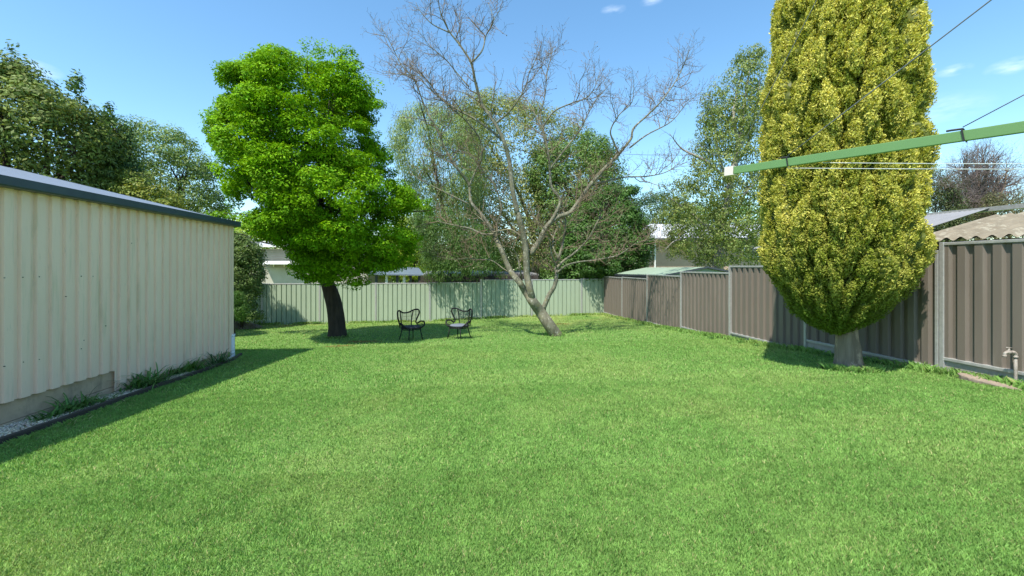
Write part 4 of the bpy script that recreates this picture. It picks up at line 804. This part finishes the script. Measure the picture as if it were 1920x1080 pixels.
T('lilac_shrub', 'tree-like shrub with mauve blossom between the glossy tree and the airy tree', 'shrub', [(225, 205, 235), (260, 185, 240), (310, 185, 250), (360, 180, 260), (420, 180, 260)], 13.5, 215, (215, 430), .08, 22, 'bark', 110, (.2, .38), .7, 60, .08, .5, DG, shell=.6)
l = bpy.data.objects['lilac_shrub']; crown('blossom', l, [(235, 195, 225), (290, 190, 225), (335, 190, 215)], 13.3, 22, (.06, .12), 1.2, 16, .035, .9, ((.42, .30, .36), (.55, .42, .48)), 223, shell=1.)
T('airy_tree', 'mid green airy tree standing behind the far end of the shed', 'tree', [(236, 255, 320), (262, 235, 350), (290, 225, 378), (320, 220, 388), (350, 220, 402), (380, 225, 414), (420, 230, 418), (470, 240, 400)], 17., 300, (300, 450), .18, 23, 'bark', 330, (.22, .42), .7, 70, .085, .5, ((.10, .18, .04), (.23, .32, .09)), shell=.75, keep=.2)
T('golden_shrub', 'yellow green shrub low behind the shed roof', 'shrub', [(330, 225, 265), (350, 215, 300), (375, 210, 325), (420, 210, 330)], 13., 270, (270, 440), .06, 24, 'bark', 90, (.16, .3), .7, 60, .07, .5, ((.15, .22, .035), (.30, .33, .06)))
T('fence_shrub', 'tall dark leafy shrub at the left end of the green fence', 'shrub', [(440, 425, 460), (465, 415, 484), (500, 415, 490), (540, 418, 486), (575, 425, 480), (598, 430, 488)], 16.6, 452, (452, 560), .07, 25, 'bark', 190, (.16, .30), .8, 62, .085, .42, ((.08, .14, .035), (.18, .26, .08)), m='glossy', shell=.6, keep=.25)
T('fern_bush', 'low bright fine leafed bush behind the shed corner', 'shrub', [(548, 430, 446), (570, 425, 458), (598, 425, 462)], 14.4, 440, (440, 590), .03, 26, 'bark', 50, (.1, .2), .8, 60, .045, .35, ((.05, .13, .02), (.09, .2, .03)))
T('lime_tree', 'lime yellow tree behind the roof of the beige boarded house', 'tree', [(412, 470, 540), (425, 440, 575), (445, 420, 600), (470, 410, 620), (510, 420, 620)], 38., 520, (520, 500), .3, 27, 'bark', 150, (.6, 1.1), .6, 80, .16, .5, LG)
T('lime_tree', 'lime yellow tree above the pale blue carport roof', 'tree', [(405, 760, 800), (430, 725, 815), (460, 700, 820), (490, 700, 815), (520, 705, 810)], 34., 770, (770, 500), .25, 28, 'bark', 110, (.4, .9), .6, 80, .15, .5, LG)
T('weeping_tree', 'pale grey green drooping tree behind the green fence right of the bright tree', 'tree', [(205, 800, 850), (225, 755, 880), (250, 738, 900), (290, 735, 915), (340, 745, 915), (390, 765, 905), (440, 775, 900), (490, 800, 890)], 23., 885, (868, 470), .22, 29, 'bark', 420, (.3, .6), 1.1, 80, .13, .26, PG, shell=.75, droop=np.array([0, 0, -1.3]), keep=.22, upn=.1)
w_ = bpy.data.objects['weeping_tree']
crown('crown', w_, [(395, 770, 850), (430, 780, 925), (470, 790, 935), (516, 800, 945)], 19.15, 360, (.2, .42), 1.2, 60, .10, .3, ((.05, .12, .025), (.12, .21, .045)), 291, shell=.5, droop=np.array([0, 0, -1.2]), keep=.15, dep=.6)
T('olive_tree', 'tall olive tinged tree behind the crown of the bare tree', 'tree', [(172, 885, 920), (195, 850, 960), (225, 845, 1030), (255, 850, 1100), (290, 860, 1130), (340, 870, 1140), (400, 880, 1150), (460, 900, 1140), (500, 920, 1130)], 29., 1010, (1010, 470), .32, 30, 'greybark', 480, (.4, .8), .8, 75, .15, .42, ((.12, .17, .04), (.27, .29, .09)), shell=.7, keep=.27)
T('garden_tree', 'mid green leafy tree beside the olive tinged tree in the centre background', 'tree', [(250, 1040, 1110), (280, 1000, 1150), (330, 990, 1165), (390, 1000, 1170), (450, 1010, 1160), (510, 1020, 1150)], 25., 1085, (1085, 470), .25, 31, 'bark', 260, (.3, .6), .7, 80, .13, .45, MG, shell=.7, keep=.2)
T('evergreen_bush', 'bright glossy green bush hanging over the back corner of the fences', 'shrub', [(352, 1140, 1195), (385, 1100, 1190), (420, 1060, 1208), (460, 1045, 1222), (495, 1040, 1212), (515, 1045, 1205), (535, 1060, 1165)], 21.6, 1125, (1125, 480), .16, 32, 'bark', 330, (.25, .45), .6, 85, .11, .45, ((.045, .11, .02), (.10, .205, .04)), shell=.8, upn=.8, dep=.7)
eb = bpy.data.objects['evergreen_bush']; crown('crown', eb, [(470, 1090, 1150), (495, 1085, 1165), (512, 1090, 1160)], 19.75, 50, (.15, .3), .6, 70, .10, .45, ((.045, .11, .02), (.10, .205, .04)), 321, shell=.4, dep=.5)
T('dark_conifer', 'dark spreading conifer far behind the white roof', 'tree', [(362, 1215, 1235), (380, 1185, 1270), (400, 1165, 1300), (430, 1160, 1310), (470, 1170, 1300)], 42., 1240, (1240, 460), .35, 33, 'bark', 150, (.6, 1.1), .5, 70, .2, .3, ((.03, .075, .03), (.06, .12, .04)))
T('far_tree', 'bright leafy tree behind the ridge of the white roof', 'tree', [(385, 1300, 1360), (400, 1270, 1450), (430, 1270, 1500), (480, 1280, 1500)], 45., 1350, (1350, 470), .3, 34, 'bark', 120, (.6, 1.2), .6, 70, .2, .5, ((.10, .22, .03), (.17, .30, .05)))
# birch with pale trunk
zbi = 17.5; BI = thing('birch_tree', bg(1349, 520, zbi), 'tall white trunked birch behind the stepped brown fence', 'tree'); mb = MB(); rng = RS(66)
PB = lambda x, y, d=0: np.array(px(x, y, zbi+d))
bpt = spline([np.array(bg(1347, 520, zbi)), PB(1346, 500), PB(1350, 440), PB(1362, 385), PB(1372, 330), PB(1385, 270), PB(1395, 200), PB(1405, 130)], 5); mb.tube(bpt, np.interp(np.linspace(0, 1, len(bpt)), [0, .3, .6, 1], [.24, .17, .12, .02]), 12, lump=.06)
bl = []
for pts in ([(1349, 450), (1325, 425), (1290, 395), (1255, 370)], [(1352, 435), (1380, 400), (1400, 360), (1430, 330)], [(1368, 350), (1350, 300), (1340, 240), (1335, 190)], [(1378, 310), (1402, 270), (1420, 200), (1425, 140)], [(1370, 340), (1320, 300), (1280, 280), (1255, 250)], [(1347, 470), (1310, 455), (1270, 450), (1245, 470)], [(1385, 275), (1375, 215), (1385, 160), (1400, 110)]):
    q = spline([PB(x, y, rng.randn()*.5*(i > 0)) for i, (x, y) in enumerate(pts)], 5); R_ = np.linspace(.075, .01, len(q)); mb.tube(q, R_, 7); bl.append((q, R_))
g, _t = grow(bl, [(.35, .9, .014), (.3, .5, .006)], RS(2)); mb.build('trunk', 'birchbark', BI, smooth=True); g.build('twigs', 'twig', BI); BI.children[-1]['kind'] = 'stuff'
BC = ((.13, .19, .045), (.25, .30, .085))
crown('crown', BI, [(95, 1395, 1425), (130, 1372, 1440), (165, 1330, 1440), (200, 1318, 1440), (250, 1312, 1440), (300, 1290, 1440), (350, 1262, 1440), (400, 1255, 1440), (440, 1250, 1440), (480, 1260, 1430), (495, 1290, 1420)], zbi, 1100, (.16, .36), 1.0, 60, .078, .6, BC, 67, shell=.5, droop=np.array([0, 0, -.8]), keep=.28, upn=.1)
crown('crown', BI, [(340, 1235, 1290), (380, 1215, 1340), (430, 1225, 1380), (480, 1235, 1330)], zbi, 150, (.14, .3), .9, 50, .068, .6, BC, 68, shell=.5, keep=.3)
# bare purple tree and bushes at the right
zp = 36.; PT = thing('bare_purple_tree', bg(1835, 520, zp), 'round bare purplish tree behind the roofs at far right', 'tree'); mb = MB(); rng = RS(71)
pb = np.array(bg(1835, 520, zp)); fk = np.array(px(1835, 420, zp)); mb.tube(spline([pb, (pb+fk)/2, fk], 4), [.35, .33, .31, .3, .28, .27, .26, .25, .24], 9); pl = []
for i in range(30):
    a = math.pi*(.0+1.0*i/29.)+rng.randn()*.05; e = px(1838+math.cos(a)*96*(.85+.15*rng.rand()), 400-math.sin(a)*132*(.88+.12*rng.rand()), zp+rng.randn()*2.4); e = np.array(e); m_ = (fk+e)/2+rng.randn(3)*.4+np.array([0, 0, .3])
    q = spline([fk, m_, e], 6); R_ = np.linspace(.12, .012, len(q)); mb.tube(q, R_, 5, cap=False); pl.append((q, R_))
g, _t = grow(pl, [(.26, 2.0, .045), (.27, 1.1, .024), (.28, .6, .014)], RS(3)); mb.build('trunk', 'twig', PT, smooth=True); M['ptwig'] = mat('purple_twigs', (.20, .165, .15), (.10, .07, .072), .9, 2); g.build('twigs', 'ptwig', PT); PT.children[-1]['kind'] = 'stuff'
T('far_bush', 'dark bush below the purplish tree between the conifer and the roofs', 'shrub', [(318, 1738, 1752), (340, 1730, 1778), (380, 1728, 1790), (430, 1728, 1800), (480, 1730, 1800)], 33., 1760, (1760, 470), .2, 72, 'bark', 110, (.4, .8), .8, 70, .15, .4, ((.06, .09, .03), (.13, .15, .06)), keep=.2)
T('far_bush', 'dull olive bush above the lichened roof at far right', 'shrub', [(372, 1840, 1900), (395, 1815, 1960), (420, 1800, 2000), (460, 1800, 2000)], 34., 1880, (1880, 470), .2, 73, 'bark', 110, (.4, .8), .8, 70, .15, .4, ((.07, .08, .03), (.15, .15, .07)), keep=.3)
# the low screen of distant shrubs seen through gaps
hd = []
for i, (x0, x1, y0, z) in enumerate(((560, 720, 478, 44), (700, 860, 470, 46), (850, 1010, 455, 48), (1000, 1190, 440, 46), (1150, 1300, 455, 50), (1430, 1600, 430, 48), (1600, 1760, 440, 46))):
    T('background_tree', ['dark tree behind the bright green crown above the house eave', 'dark tree low behind the carport', 'low dark tree behind the rear shed', 'dark tree low behind the leaning bare tree', 'dark tree between the glossy bush and the white roof', 'dark tree hidden behind the left edge of the golden conifer', 'dark tree behind the golden conifer and the outbuilding roof'][i], 'tree',
      [(y0, x0+50, x1-50), (y0+15, x0+12, x1-12), (y0+35, x0, x1), (525, x0, x1)], z, (x0+x1)/2, ((x0+x1)/2, 500), .25, 300+i, 'bark', 110, (.7, 1.2), .7, 60, .24, .5, DG, shell=.6)
# overhead service cable
a = px(1100, 284, 24); b = px(1450, 281, 24); mb = MB(); mb.tube([tuple(a+(b-a)*t-Vector((0, 0, .25*4*t*(1-t)))) for t in np.linspace(-.6, 1.6, 20)], .012, 5); tag(mb.build('overhead_cable', 'wire', origin=tuple(a)), 'thin dark overhead cable crossing the sky right of the bare tree', 'cable')
